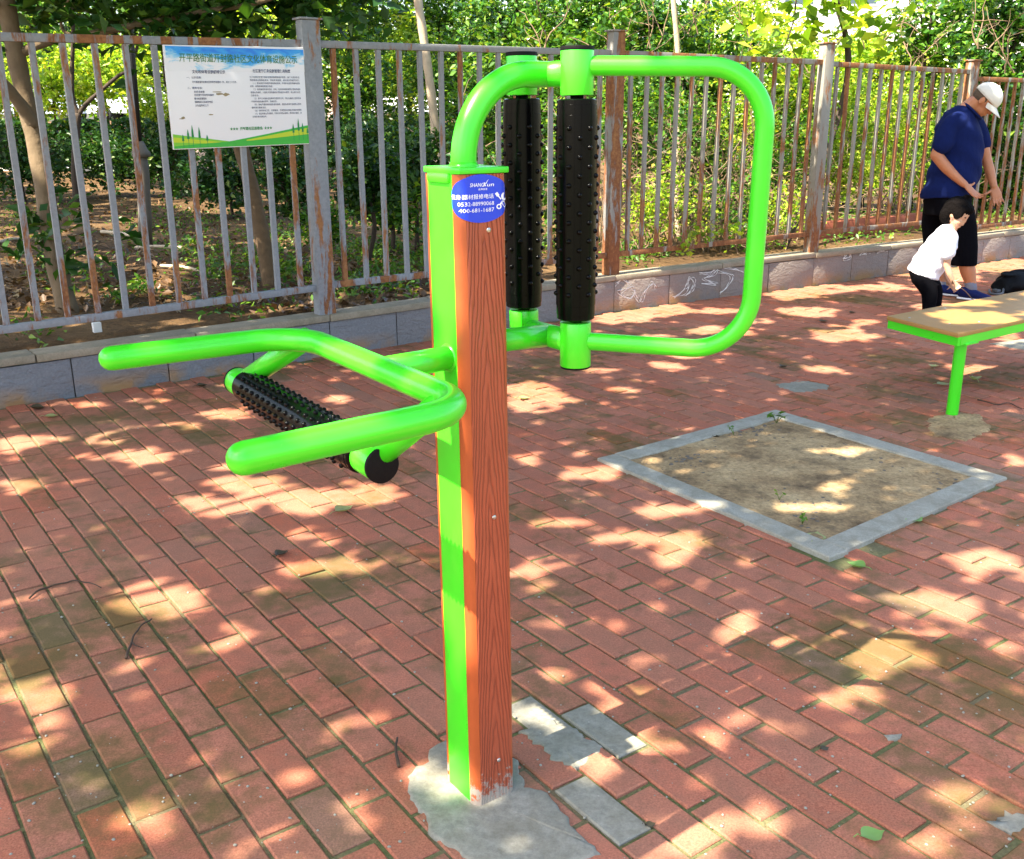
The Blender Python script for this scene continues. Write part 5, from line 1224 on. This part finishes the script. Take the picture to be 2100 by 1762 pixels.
fuse(m_, 'shorts', 'black_cloth', man, .009, 3)
for dx, yy, vv in ((0, -.09, 0), (-63, .1, -8)):
    m_ = MB(); m_.tube([mp(1989 + dx, 578 + vv, yy), mp(1992 + dx, 590 + vv, yy), mp(1991 + dx, 603 + vv, yy)], [.046, .043, .045], 14); m_.build('sock', 'sock', man)
    base_ = mp(1976 + dx, 612 + vv, yy); base_.z = .0; f = (Rv * .96 - Nv * .28).normalized(); s_ = UP.cross(f)
    m_ = MB(); m_.loft([(base_ + f * x + UP * z, s_ * w, UP * h) for x, z, w, h in ((-.045, .055, .020, .026), (-.03, .058, .036, .040), (.02, .062, .043, .048), (.07, .054, .045, .040), (.13, .042, .050, .028), (.19, .036, .045, .020), (.222, .032, .026, .012))], 16); sh = m_.build('shoe', 'shoe_blue', man)
    m_ = MB(); m_.loft([(base_ + f * x + UP * .0125, s_ * w, UP * .0115) for x, w in ((-.05, .018), (-.035, .038), (.03, .044), (.10, .052), (.17, .051), (.215, .036), (.23, .015))], 14); m_.build('sole', 'sole', sh)
# cap
m_ = MB(); cc = hc + kx * .028 - fdv * .004
m_.ell(cc, fdv * .112, latv * .092, kx * .098, 24, 10, a0=.02, a1=math.pi * .56); m_.ell(cc + kx * .099, fdv * .008, latv * .008, kx * .005, 8, 6)
cp_ = m_.build('cap', 'cap_cloth', man)
m_ = MB(); V = []; F = []; ns, mr = 14, 5
for off in (0, -.004):
    for j in range(mr):
        for i in range(ns + 1):
            a = lerp(-1.15, 1.15, i / ns); r_ = j / (mr - 1); L_ = .105 + .082 * r_ * math.cos(a * .95) ; p = cc - kx * (.012 + .030 * r_ + .018 * math.sin(a) ** 2 * 1.2) + fdv * L_ * math.cos(a) + latv * .088 * math.sin(a) * (1 - .05 * r_) + kx * off; V.append(p)
w_ = ns + 1
for s0_ in (0, mr * w_): F += [(s0_ + j * w_ + i, s0_ + j * w_ + i + 1, s0_ + (j + 1) * w_ + i + 1, s0_ + (j + 1) * w_ + i) for j in range(mr - 1) for i in range(ns)]
F += [((mr - 1) * w_ + i, (mr - 1) * w_ + i + 1, (2 * mr - 1) * w_ + i + 1, (2 * mr - 1) * w_ + i) for i in range(ns)]
m_.add(V, F); m_.build('brim', 'cap_cloth', cp_)
m_ = MB(); m_.ell(hc - fdv * .012 - kx * .004, fdv * .096, latv * .080, kx * .07, 18, 10, a0=1.2, a1=2.3); m_.build('hair', 'grey_hair', man)

# the child
b, Rv, Nv, mp = figure_frame(1908, 646)
kid = thing('person', 'small child in white T-shirt and black trousers stooping with a thin stick in hand', 'person', b)
m_ = MB(); hc = mp(1963, 435, 0); kx = (Rv * .35 + UP * .93).normalized(); fdv = (Rv * .88 - UP * .33 - Nv * .25).normalized(); fdv = (fdv - kx * fdv.dot(kx)).normalized(); latv = kx.cross(fdv)
head(m_, hc, kx, fdv, latv, .86, True)
limb(m_, [mp(1945, 478), mp(1955, 462), mp(1961, 450)], [.045, .038, .036])
limb(m_, [mp(1942, 490), mp(1920, 520), mp(1902, 550)], [.06, .07, .065])
limb(m_, [mp(1945, 492, -.09), mp(1943, 522, -.10), mp(1942, 545, -.10)], [.032, .028, .024]); limb(m_, [mp(1942, 545, -.1), mp(1947, 562, -.1), mp(1953, 577, -.09)], [.024, .022, .016])
limb(m_, [mp(1948, 492, .08), mp(1940, 530, .09), mp(1938, 550, .09)], [.032, .026, .022]); limb(m_, [mp(1938, 550, .09), mp(1944, 572, .07), mp(1950, 582, .05)], [.022, .02, .015])
hand(m_, mp(1953, 577, -.09), mp(1963, 588, -.08) - mp(1953, 577, -.09), -Nv + Rv * .2, .52, .5, -1)
hand(m_, mp(1950, 582, .05), mp(1958, 592, .04) - mp(1950, 582, .05), -Nv, .52, .5, 1)
limb(m_, [mp(1898, 566, -.05), mp(1908, 594, -.07), mp(1905, 638, -.07)], [.055, .045, .03]); limb(m_, [mp(1900, 566, .05), mp(1915, 590, .07), mp(1920, 626, .07)], [.055, .045, .03])
fuse(m_, 'body', 'child_skin', kid, .0045, 3); eyes(kid, hc, kx, fdv, latv, .90)
m_ = MB()
def sec2(u, v, hw, hy, tilt, y=0.): c = mp(u, v, y); A = (Rv * math.cos(tilt) + UP * math.sin(tilt)) * hw; return (c, A, Nv * hy)
m_.loft([sec2(1953, 468, .045, .05, -.75), sec2(1949, 476, .075, .09, -.7), sec2(1941, 490, .100, .12, -.65), sec2(1926, 511, .112, .125, -.58), sec2(1909, 535, .118, .125, -.46), sec2(1896, 556, .118, .13, -.34), sec2(1893, 563, .118, .132, -.30)], 24)
limb(m_, [mp(1948, 488, -.08), mp(1946, 505, -.11), mp(1944, 519, -.115)], [.055, .052, .050]); limb(m_, [mp(1950, 488, .07), mp(1948, 505, .10), mp(1946, 517, .11)], [.05, .048, .045])
ts = fuse(m_, 't_shirt', 'white_cloth', kid, .007, 2)
for v_ in ts.data.vertices: p = v_.co; v_.co += v_.normal * .0035 * math.sin(p.z * 60 + p.x * 45 + 2 * math.sin(p.y * 30))
m_ = MB(); m_.loft([sec2(1900, 545, .095, .118, -.4), sec2(1896, 556, .104, .128, -.38), sec2(1894, 568, .108, .13, -.25), sec2(1900, 582, .10, .125, 0)], 20)
limb(m_, [mp(1893, 572, -.06), mp(1906, 600, -.07), mp(1904, 636, -.07)], [.075, .060, .045]); limb(m_, [mp(1899, 570, .055), mp(1916, 594, .07), mp(1919, 622, .07)], [.075, .058, .044])
fuse(m_, 'trousers', 'black_cloth', kid, .007, 3)
for u_, v_, yy in ((1902, 648, -.07), (1921, 633, .07)):
    base_ = mp(u_, v_, yy); base_.z = 0; f = (Rv * .97 - Nv * .2).normalized(); s_ = UP.cross(f)
    m_ = MB(); m_.loft([(base_ + f * x + UP * z, s_ * w, UP * h) for x, z, w, h in ((-.04, .038, .014, .02), (-.025, .042, .026, .028), (.02, .042, .030, .03), (.06, .034, .032, .022), (.10, .028, .026, .015), (.115, .025, .012, .008))], 14); sh = m_.build('shoe', 'shoe_blue', kid)
    m_ = MB(); m_.loft([(base_ + f * x + UP * .010, s_ * w, UP * .009) for x, w in ((-.045, .012), (-.03, .028), (.03, .032), (.09, .032), (.12, .014))], 12); m_.build('sole', 'sole', sh)
# hair: cap of hair with a fringe and small tuft
m_ = MB(); s = .92
m_.ell(hc - fdv * .012 + kx * .010, fdv * .102 * s, latv * .086 * s, kx * .108 * s, 20, 12, a0=.02, a1=math.pi * .60)
m_.ell(hc - fdv * .045 - kx * .030, fdv * .066 * s, latv * .080 * s, kx * .085 * s, 18, 12)
m_.ell(hc + fdv * .056 + kx * .040, fdv * .044, latv * .066, kx * .038, 14, 8)
limb(m_, [hc + kx * .085, hc + kx * .118 + fdv * .01, hc + kx * .130 + fdv * .03], [.024, .02, .008])
for sg in (-1, 1): m_.ell(hc + latv * sg * .066 + kx * .008 + fdv * .022, fdv * .042, latv * .016, kx * .052, 12, 8)
hr = fuse(m_, 'hair', 'hair', kid, .006, 2)
for v_ in hr.data.vertices: p = v_.co; v_.co += v_.normal * .0022 * math.sin(p.x * 240 + p.y * 190)
# stick in the child's hand
a = mp(1957, 583, -.085); e = at(1996, 618); m_ = MB(); m_.tube(spline([a - (e - a) * .12 + UP * .01, a, lerp(a, e, .5) + UP * .02, e + UP * .006], 6), [.0045] * 10 + [.0035] * 9, 6); o = m_.build('stick', 'twig', None, origin=tuple(a)); tag(o, 'thin bent stick held by the stooping child', 'stick')

# black bag on the paving
b = at(2082, 600); bag = thing('bag', 'black slumped bag lying on the paving beyond the bench', 'bag', b)
m_ = MB(); ax_ = Vector((.93, .36, 0)); ay_ = Vector((-.36, .93, 0))
m_.loft([(b + ax_ * x + UP * z, ay_ * w, UP * h + ax_ * .02) for x, z, w, h in ((-.20, .045, .05, .035), (-.17, .065, .10, .06), (-.08, .088, .13, .085), (.03, .098, .14, .095), (.14, .092, .14, .088), (.24, .075, .12, .07), (.29, .05, .06, .04))], 18)
m_.ell(b - ax_ * .07 + UP * .155, ax_ * .09, ay_ * .08, UP * .02)
bb = fuse(m_, 'body', 'bag_cloth', bag, .009, 3)
for v_ in bb.data.vertices: p = v_.co; v_.co += v_.normal * .006 * math.sin(p.x * 38 + 3 * math.sin(p.y * 24) + p.z * 30); v_.co.z = max(v_.co.z, .001)
m_ = MB(); m_.tube(spline([b - ax_ * .19 - ay_ * .05 + UP * .05, b - ax_ * .25 - ay_ * .09 + UP * .02, b - ax_ * .29 - ay_ * .02 + UP * .012, b - ax_ * .24 + ay_ * .05 + UP * .03], 6), .010, 6); m_.build('strap', 'bag_trim', bag)
m_ = MB(); m_.box(b - ax_ * .245 - ay_ * .03 + UP * .035, ax_ * .02, ay_ * .03, UP * .012, .004); m_.build('buckle', 'bag_trim', bag, auto=35)

# ------------------------------------------------------------------ fallen leaves and twigs on the paving
def fallen(u, v, size, mat, lab, rot=None, curl=.25, z=.004):
    p = at(u, v, z); n = 7; a = rnd.uniform(0, 6.28) if rot is None else rot; d = Vector((math.cos(a), math.sin(a), 0)); s_ = Vector((-d.y, d.x, 0)); V = []; F = []
    prof_ = [0, .30, .46, .50, .44, .28, .10, 0]
    for i in range(8):
        t = i / 7; w = prof_[i] * size; c = p + d * (t - .5) * size * 1.2 + UP * (curl * size * (t - .5) ** 2 * 1.6)
        for k in (-1, -.5, 0, .5, 1): V.append(c + s_ * w * k * 1.0 + UP * (abs(k) ** 1.5 * w * curl * 1.2 + rnd.uniform(0, .0015)))
    for i in range(7):
        for k in range(4): F.append((i * 5 + k, i * 5 + k + 1, (i + 1) * 5 + k + 1, (i + 1) * 5 + k))
    m_ = MB(); m_.add(V, F); o = m_.build('fallen_leaf', mat, None, origin=tuple(p)); me = o.data
    s2 = MB(); s2.tube([p - d * size * .6 + UP * (curl * size * .4), p - d * size * .8 + UP * .012, p - d * size * 1.0 + UP * .006], .0012, 5)
    tag(o, lab, 'leaf', 'fallen leaves on the paving'); st_ = s2.build('stalk', mat, o); return o
for args in (
    (1755, 1163, .060, 'fallen_green', 'bright green fallen leaf standing curled just below the front corner of the pit kerb', 2.4, .5),
    (1790, 1712, .052, 'fallen_green', 'large pale green fallen leaf flat on the bricks at the lower right', .3, .15),
    (706, 1048, .075, 'fallen_pale', 'yellowish curled leaf on the sunlit bricks left of the post, under the roller', .8, .4),
    (1878, 1066, .065, 'fallen_green', 'green fallen leaf lying across the front right kerb of the pit', .4, .15),
    (1672, 1102, .085, 'fallen_pale', 'pale dry leaf in the front corner of the tree pit', 1.1, .15),
    (1998, 780, .075, 'fallen_pale', 'upright yellow-green leaf just right of the bench leg', 1.5, .6),
    (1935, 789, .075, 'fallen_pale', 'flat pale leaf just left of the bench leg', .2, .2),
    (1915, 752, .065, 'fallen_pale', 'grey-green leaf left of and behind the bench leg', .9, .3),
    (1607, 754, .055, 'fallen_dark', 'dark curled leaf behind the tree pit right of the rollers', .5, .5),
    (1690, 660, .07, 'fallen_dark', 'dark leaf on the bricks between the loop handle and the bench', .2, .3),
    (1075, 818, .06, 'fallen_pale', 'small pale leaf in the bright patch just right of the post', .2, .3),
    (106, 855, .06, 'fallen_pale', 'yellow-green leaf near the wall foot at the left', .3, .3),
    (78, 840, .07, 'fallen_dark', 'dark shrivelled leaf near the wall foot at the far left', .1, .6),
    (415, 793, .06, 'fallen_dark', 'dark leaf near the wall foot under the upper handle', .6, .5),
    (703, 752, .08, 'fallen_pale', 'olive leaf seen inside the bent tube handle', .3, .3),
    (578, 1138, .05, 'fallen_dark', 'small brown shrivelled leaf on the bricks under the lower handle tube', .9, .5),
    (1335, 1691, .022, 'fallen_dark', 'tiny dark round speck of leaf right of the cement patch', .3, .1),
    (1692, 1535, .022, 'fallen_dark', 'tiny dark leaf fragment on the mossy bricks lower right', .3, .1),
    (1470, 897, .03, 'fallen_dark', 'dark crumpled leaf scrap in the left corner of the pit', .3, .6),
    (1895, 640, .05, 'fallen_dark', 'dark leaf scrap beside the far corner of the bench', .3, .4),
    (1748, 642, .05, 'fallen_dark', 'dark leaf left of the bench end', .3, .4)): fallen(args[0], args[1], args[2] * .9, args[3], args[4], args[5], args[6])
for pts, r_, lab in (
    ([(60, 1227), (85, 1210), (120, 1200), (150, 1193), (180, 1196), (208, 1206)], .0035, 'long dark curved twig on the bricks at the left edge'),
    ([(258, 1350), (268, 1325), (275, 1305), (290, 1285), (312, 1270)], .004, 'brown forked twig on the bricks at the lower left'),
    ([(818, 1572), (813, 1550), (812, 1530), (815, 1515)], .0045, 'short dark twig on the red brick left of the cement patch'),
    ([(2005, 820), (2040, 830), (2070, 828), (2095, 840)], .004, 'thin brown twig right of the bench leg'),
    ([(565, 1142), (575, 1132), (590, 1134)], .003, 'tiny twig beside the small brown leaf'),
    ([(1680, 640), (1700, 636)], .004, 'short twig on the far bricks left of the bench')):
    q_ = spline([at(u_, v_, .006) for u_, v_ in pts], 5); m_ = MB(); m_.tube([p + UP * abs(math.sin(i * .5)) * .004 for i, p in enumerate(q_)], [r_ * (1 - .5 * i / len(q_)) for i in range(len(q_))], 6)
    if 'forked' in lab: m_.tube([q_[7], q_[7] + E1 * .03 + UP * .004, q_[7] + E1 * .06 + E2 * .015 + UP * .003], [.003, .002, .001], 5)
    o = m_.build('twig', 'dark_twig', None, origin=tuple(q_[0])); tag(o, lab, 'twig', 'twigs on the paving')
# ------------------------------------------------------------------ added out-of-view trees, crowns pruned to lay sun spots on the ground
COT = math.cos(SUN_EL) / math.sin(SUN_EL)
LIT = [(28,920,34,24),(80,912,26,8),(122,904,24,8),(215,905,42,10),(290,934,52,14),(42,995,52,14),(440,1035,80,20),(560,1010,110,22),(630,1035,70,22),(500,985,80,8),(265,1222,70,14),(300,1232,90,22),(360,1212,40,10),(520,1288,44,12),(60,1400,60,26),(70,1470,60,40),(40,1540,40,20),(250,1675,60,26),(205,1620,40,12),(430,1585,30,12),(720,1158,44,10),(560,1590,50,10),(260,1360,30,8),(470,1330,30,6),
 (1088,815,66,36),(1082,943,30,12),(1215,970,62,12),(1155,1070,58,13),(1395,1045,86,14),(1360,1120,100,30),(1300,1100,50,14),(1085,1165,34,34),(1525,1292,56,30),(2005,1165,96,30),(1918,1246,96,26),(1810,1302,116,20),(2085,945,22,12),(1750,925,50,8),(1650,1046,72,14),(1700,1000,40,6),(1336,1530,26,40),(1500,1471,46,12),(1810,1350,122,30),(1985,1648,58,40),(1370,1720,60,42),(1545,1680,60,16),(1125,1450,58,20),(1230,1560,80,22),(872,1587,44,12),(718,1658,46,15),(1052,1728,14,18),(1640,1500,40,10),(1700,1440,60,16),(2060,1330,50,22),(2070,1420,40,14),(1900,1730,80,20),
 (1630,605,58,11),(1728,687,60,14),(1775,664,28,8),(1645,640,72,8),(1816,590,74,9),(2070,693,34,15),(1275,656,52,7),(1460,680,64,8),(1368,751,34,10),(1218,762,32,6),(1106,806,58,24),(1267,802,30,6),(1560,660,40,6),(1330,690,50,6),(1960,570,50,8),(2060,550,60,10),(2040,760,60,14),(2050,650,50,10),(1480,640,60,7),(1400,730,40,5),(1180,640,60,6),(1700,755,40,6),
 (600,1180,60,5),(690,1110,30,6),(100,1100,30,5),(330,1640,30,10),(640,1500,30,10),(840,1350,30,10),(800,1020,60,18),(760,1000,50,10),(1130,700,50,6),(470,960,50,6),(540,830,40,5),(470,850,60,6),(690,815,30,6),(360,870,60,5),(300,820,40,4),(180,830,40,4)]
def solid_spot(X_, r_):         # world point that the sun reaches: kept as a point and radius on the ground plane
    G_ = X_ - SUN * (X_.z / SUN.z); return (G_.x, G_.y, r_)
SPOT = [solid_spot(at(u_, v_, 1.0), r_) for u_, v_, r_ in ((675, 705, .04), (760, 735, .045), (850, 775, .045), (795, 880, .05), (690, 905, .04), (560, 925, .02), (520, 690, .03), (300, 715, .03))]
for k in range(9): SPOT.append(solid_spot(cpt(-.05, 0, .38 + .11 * k), .045))
SPOT.append(solid_spot(hub(0, 1.49), .04)); SPOT.append(solid_spot(cpt(0, 0, 1.44), .05)); SPOT.append(solid_spot(Vector((.3, 1.8, 1.0)), .05))
for p_, r_ in ((Vector(kid.location) + Vector((0, 0, .45)), .30), (Vector(man.location) + Vector((.05, 0, 1.55)), .07), (Vector(man.location) + Vector((-.2, 0, 1.3)), .05), (at(2000, 650, .43), .2)): SPOT.append(solid_spot(p_, r_))
SPOT = np.array(SPOT)
LIT = np.array(LIT, dtype=float)
def proj_np(P):
    x, y, z = P[:, 0], P[:, 1], P[:, 2] - HC; Z = y * cT - z * sT; Zs = np.where(Z < .05, .05, Z); Y = (-y * sT - z * cT) / Zs; X_ = x / Zs
    return CX + FOC * (X_ * cR + Y * sR), CY + FOC * (-X_ * sR + Y * cR), Z
def vnoise(x, y, s_, seed):
    g_ = np.random.default_rng(seed).uniform(0, 1, (64, 64)); X_, Y_ = x / s_, y / s_; xi, yi = np.floor(X_).astype(int), np.floor(Y_).astype(int); fx, fy = X_ - xi, Y_ - yi; fx, fy = fx * fx * (3 - 2 * fx), fy * fy * (3 - 2 * fy)
    a_, b_, c_, d_ = g_[xi % 64, yi % 64], g_[(xi + 1) % 64, yi % 64], g_[xi % 64, (yi + 1) % 64], g_[(xi + 1) % 64, (yi + 1) % 64]
    return (a_ * (1 - fx) + b_ * fx) * (1 - fy) + (c_ * (1 - fx) + d_ * fx) * fy
NPL = 170000
G_ = np.stack([nr.uniform(-6.5, 8.5, NPL), nr.uniform(-.5, 13.5, NPL), np.zeros(NPL)], 1)
u_, v_, Z_ = proj_np(G_)
sd = np.array([side((g_[0], g_[1])) for g_ in G_])
keep = (sd < .35) & (Z_ > .4) & (u_ > -420) & (u_ < 2520) & (v_ < 2500)
lit = np.zeros(NPL, bool)
wob = .93 + .5 * (vnoise(G_[:, 0], G_[:, 1], .14, 3) - .5) * 2
gu = .022 * FOC / np.maximum(Z_, .5); gv = gu * HC / np.maximum(Z_, .5)
for (a_, b_, ru, rv) in LIT: lit |= ((u_ - a_) / (ru * 1.03 + gu)) ** 2 + ((v_ - b_) / (rv * 1.1 + gv)) ** 2 < wob ** 2
for (a_, b_, r_) in SPOT: lit |= (G_[:, 0] - a_) ** 2 + (G_[:, 1] - b_) ** 2 < (r_ + .03) ** 2
out_ = (u_ < -20) | (u_ > 2120) | (v_ > 1790)
lit |= out_ & (vnoise(G_[:, 0], G_[:, 1], .22, 5) > .72)
lit |= (vnoise(G_[:, 0], G_[:, 1], .11, 8) > .975)
keep &= ~(lit & (nr.uniform(0, 1, NPL) < .996))  # crown leaves left out wherever a sun spot is wanted
# fewer leaves over the sunny right-hand stretch of the wall and fence
keep &= ~((sd > -.45) & (G_[:, 0] > .6) & (vnoise(G_[:, 0] + 9, G_[:, 1], .5, 9) > .32))
Gk = G_[keep]; zc = nr.uniform(3.7, 4.9, len(Gk)); Pk = Gk + np.array(SUN)[None, :] * (zc / SUN.z)[:, None]
# unseen crowns added to shade the earth bed
NG = 120000
G2 = np.stack([nr.uniform(-18, 4., NG), nr.uniform(4.5, 30, NG), np.zeros(NG)], 1)
u2, v2, Z2 = proj_np(G2); sd2 = np.array([side((g_[0], g_[1])) for g_ in G2])
k2 = (sd2 > .3) & (u2 > -400) & (u2 < 1120) & (vnoise(G2[:, 0], G2[:, 1], .38, 21) < .70) 
G2 = G2[k2]; z2 = nr.uniform(5.4, 7.2, len(G2)); P2 = G2 + np.array(SUN)[None, :] * (z2 / SUN.z)[:, None]
ok = P2[:, 2] > HC + .16 * P2[:, 1]; P2 = P2[ok | (P2[:, 1] < 1)]
allP = np.concatenate([Pk, P2])
TR_ = [(-6.6, -.8, 'unseen tree added left of and behind the viewpoint, crown pruned to dapple the machine'), (-1.6, -4.2, 'unseen tree added behind the viewpoint, crown pruned to dapple the near bricks'), (1.9, -2.6, 'unseen tree added right behind the viewpoint, crown pruned to dapple the tree pit'), (-7.2, 4.6, 'unseen tree added beside the wall beyond the left edge, shading the leaning trunks'), (-12.5, 9.0, 'unseen tree added in the earth bed far beyond the left edge, shading the hedge')]
isg = np.arange(len(allP)) >= len(Pk)
dd = np.stack([(allP[:, 0] - t[0]) ** 2 + (allP[:, 1] - t[1]) ** 2 for t in TR_], 1); own = dd.argmin(1)
print('canopy leaves', len(allP))
for k, (x, y, lab) in enumerate(TR_):
    b = Vector((x, y, 0 if y < 4 and x > -7 else SZ_)); P = allP[own == k]
    if len(P) < 20: continue
    t = thing('added_shade_tree', lab, 'tree', b, 'unseen trees added to shade the plaza'); m_ = MB()
    q_ = spline([b, b + Vector((.05, .02, 1.6)), b + Vector((.0, .1, 3.2)), b + Vector((.1, .1, 4.6)), b + Vector((.0, .2, 5.4))], 5); m_.tube(q_, [lerp(.15, .07, i / (len(q_) - 1)) for i in range(len(q_))], 12)
    for j in range(9):
        e = Vector(P[rnd.randrange(len(P))]); s_ = b + Vector((0, .1, rnd.uniform(3.0, 4.6))); m_.tube(spline([s_, lerp(s_, e, .5) + Vector((0, 0, .4)), e], 5), [lerp(.05, .012, i / 10) for i in range(11)], 7)
    m_.build('trunk', 'grey_bark', t); big_ = isg[own == k]; leaf_mesh('crown', P, np.where(big_, .26, .15), 'leaf_canopy', t, .6, .66)

# ------------------------------------------------------------------ light
w = bpy.data.worlds.new('World'); sc.world = w; w.use_nodes = True; nt = w.node_tree; nt.nodes.clear()
sk = N(nt, 'ShaderNodeTexSky'); sk.sky_type = 'NISHITA'; sk.sun_disc = False; sk.sun_elevation = SUN_EL; sk.sun_rotation = math.atan2(SUN.x, SUN.y); sk.air_density = 1.2; sk.dust_density = 2.5; sk.ozone_density = 1.0
bg = N(nt, 'ShaderNodeBackground'); bg.inputs[1].default_value = .13; ow = N(nt, 'ShaderNodeOutputWorld'); L(nt, sk.outputs[0], bg.inputs[0]); L(nt, bg.outputs[0], ow.inputs[0])
ld_ = bpy.data.lights.new('sun', 'SUN'); ld_.energy = 5.0; ld_.angle = R(.53); ld_.color = (1, .90, .72)
so = bpy.data.objects.new('sun', ld_); col.objects.link(so); so.rotation_euler = SUN.to_track_quat('Z', 'Y').to_euler(); so.location = (-8, -6, 20)
sc.view_settings.view_transform = 'Standard'; sc.view_settings.look = 'None'; sc.view_settings.exposure = 2.15; sc.view_settings.gamma = 1
sc.view_settings.use_curve_mapping = False
sc.cycles.max_bounces = 8; sc.cycles.diffuse_bounces = 4; sc.cycles.transmission_bounces = 4; sc.cycles.use_denoising = True
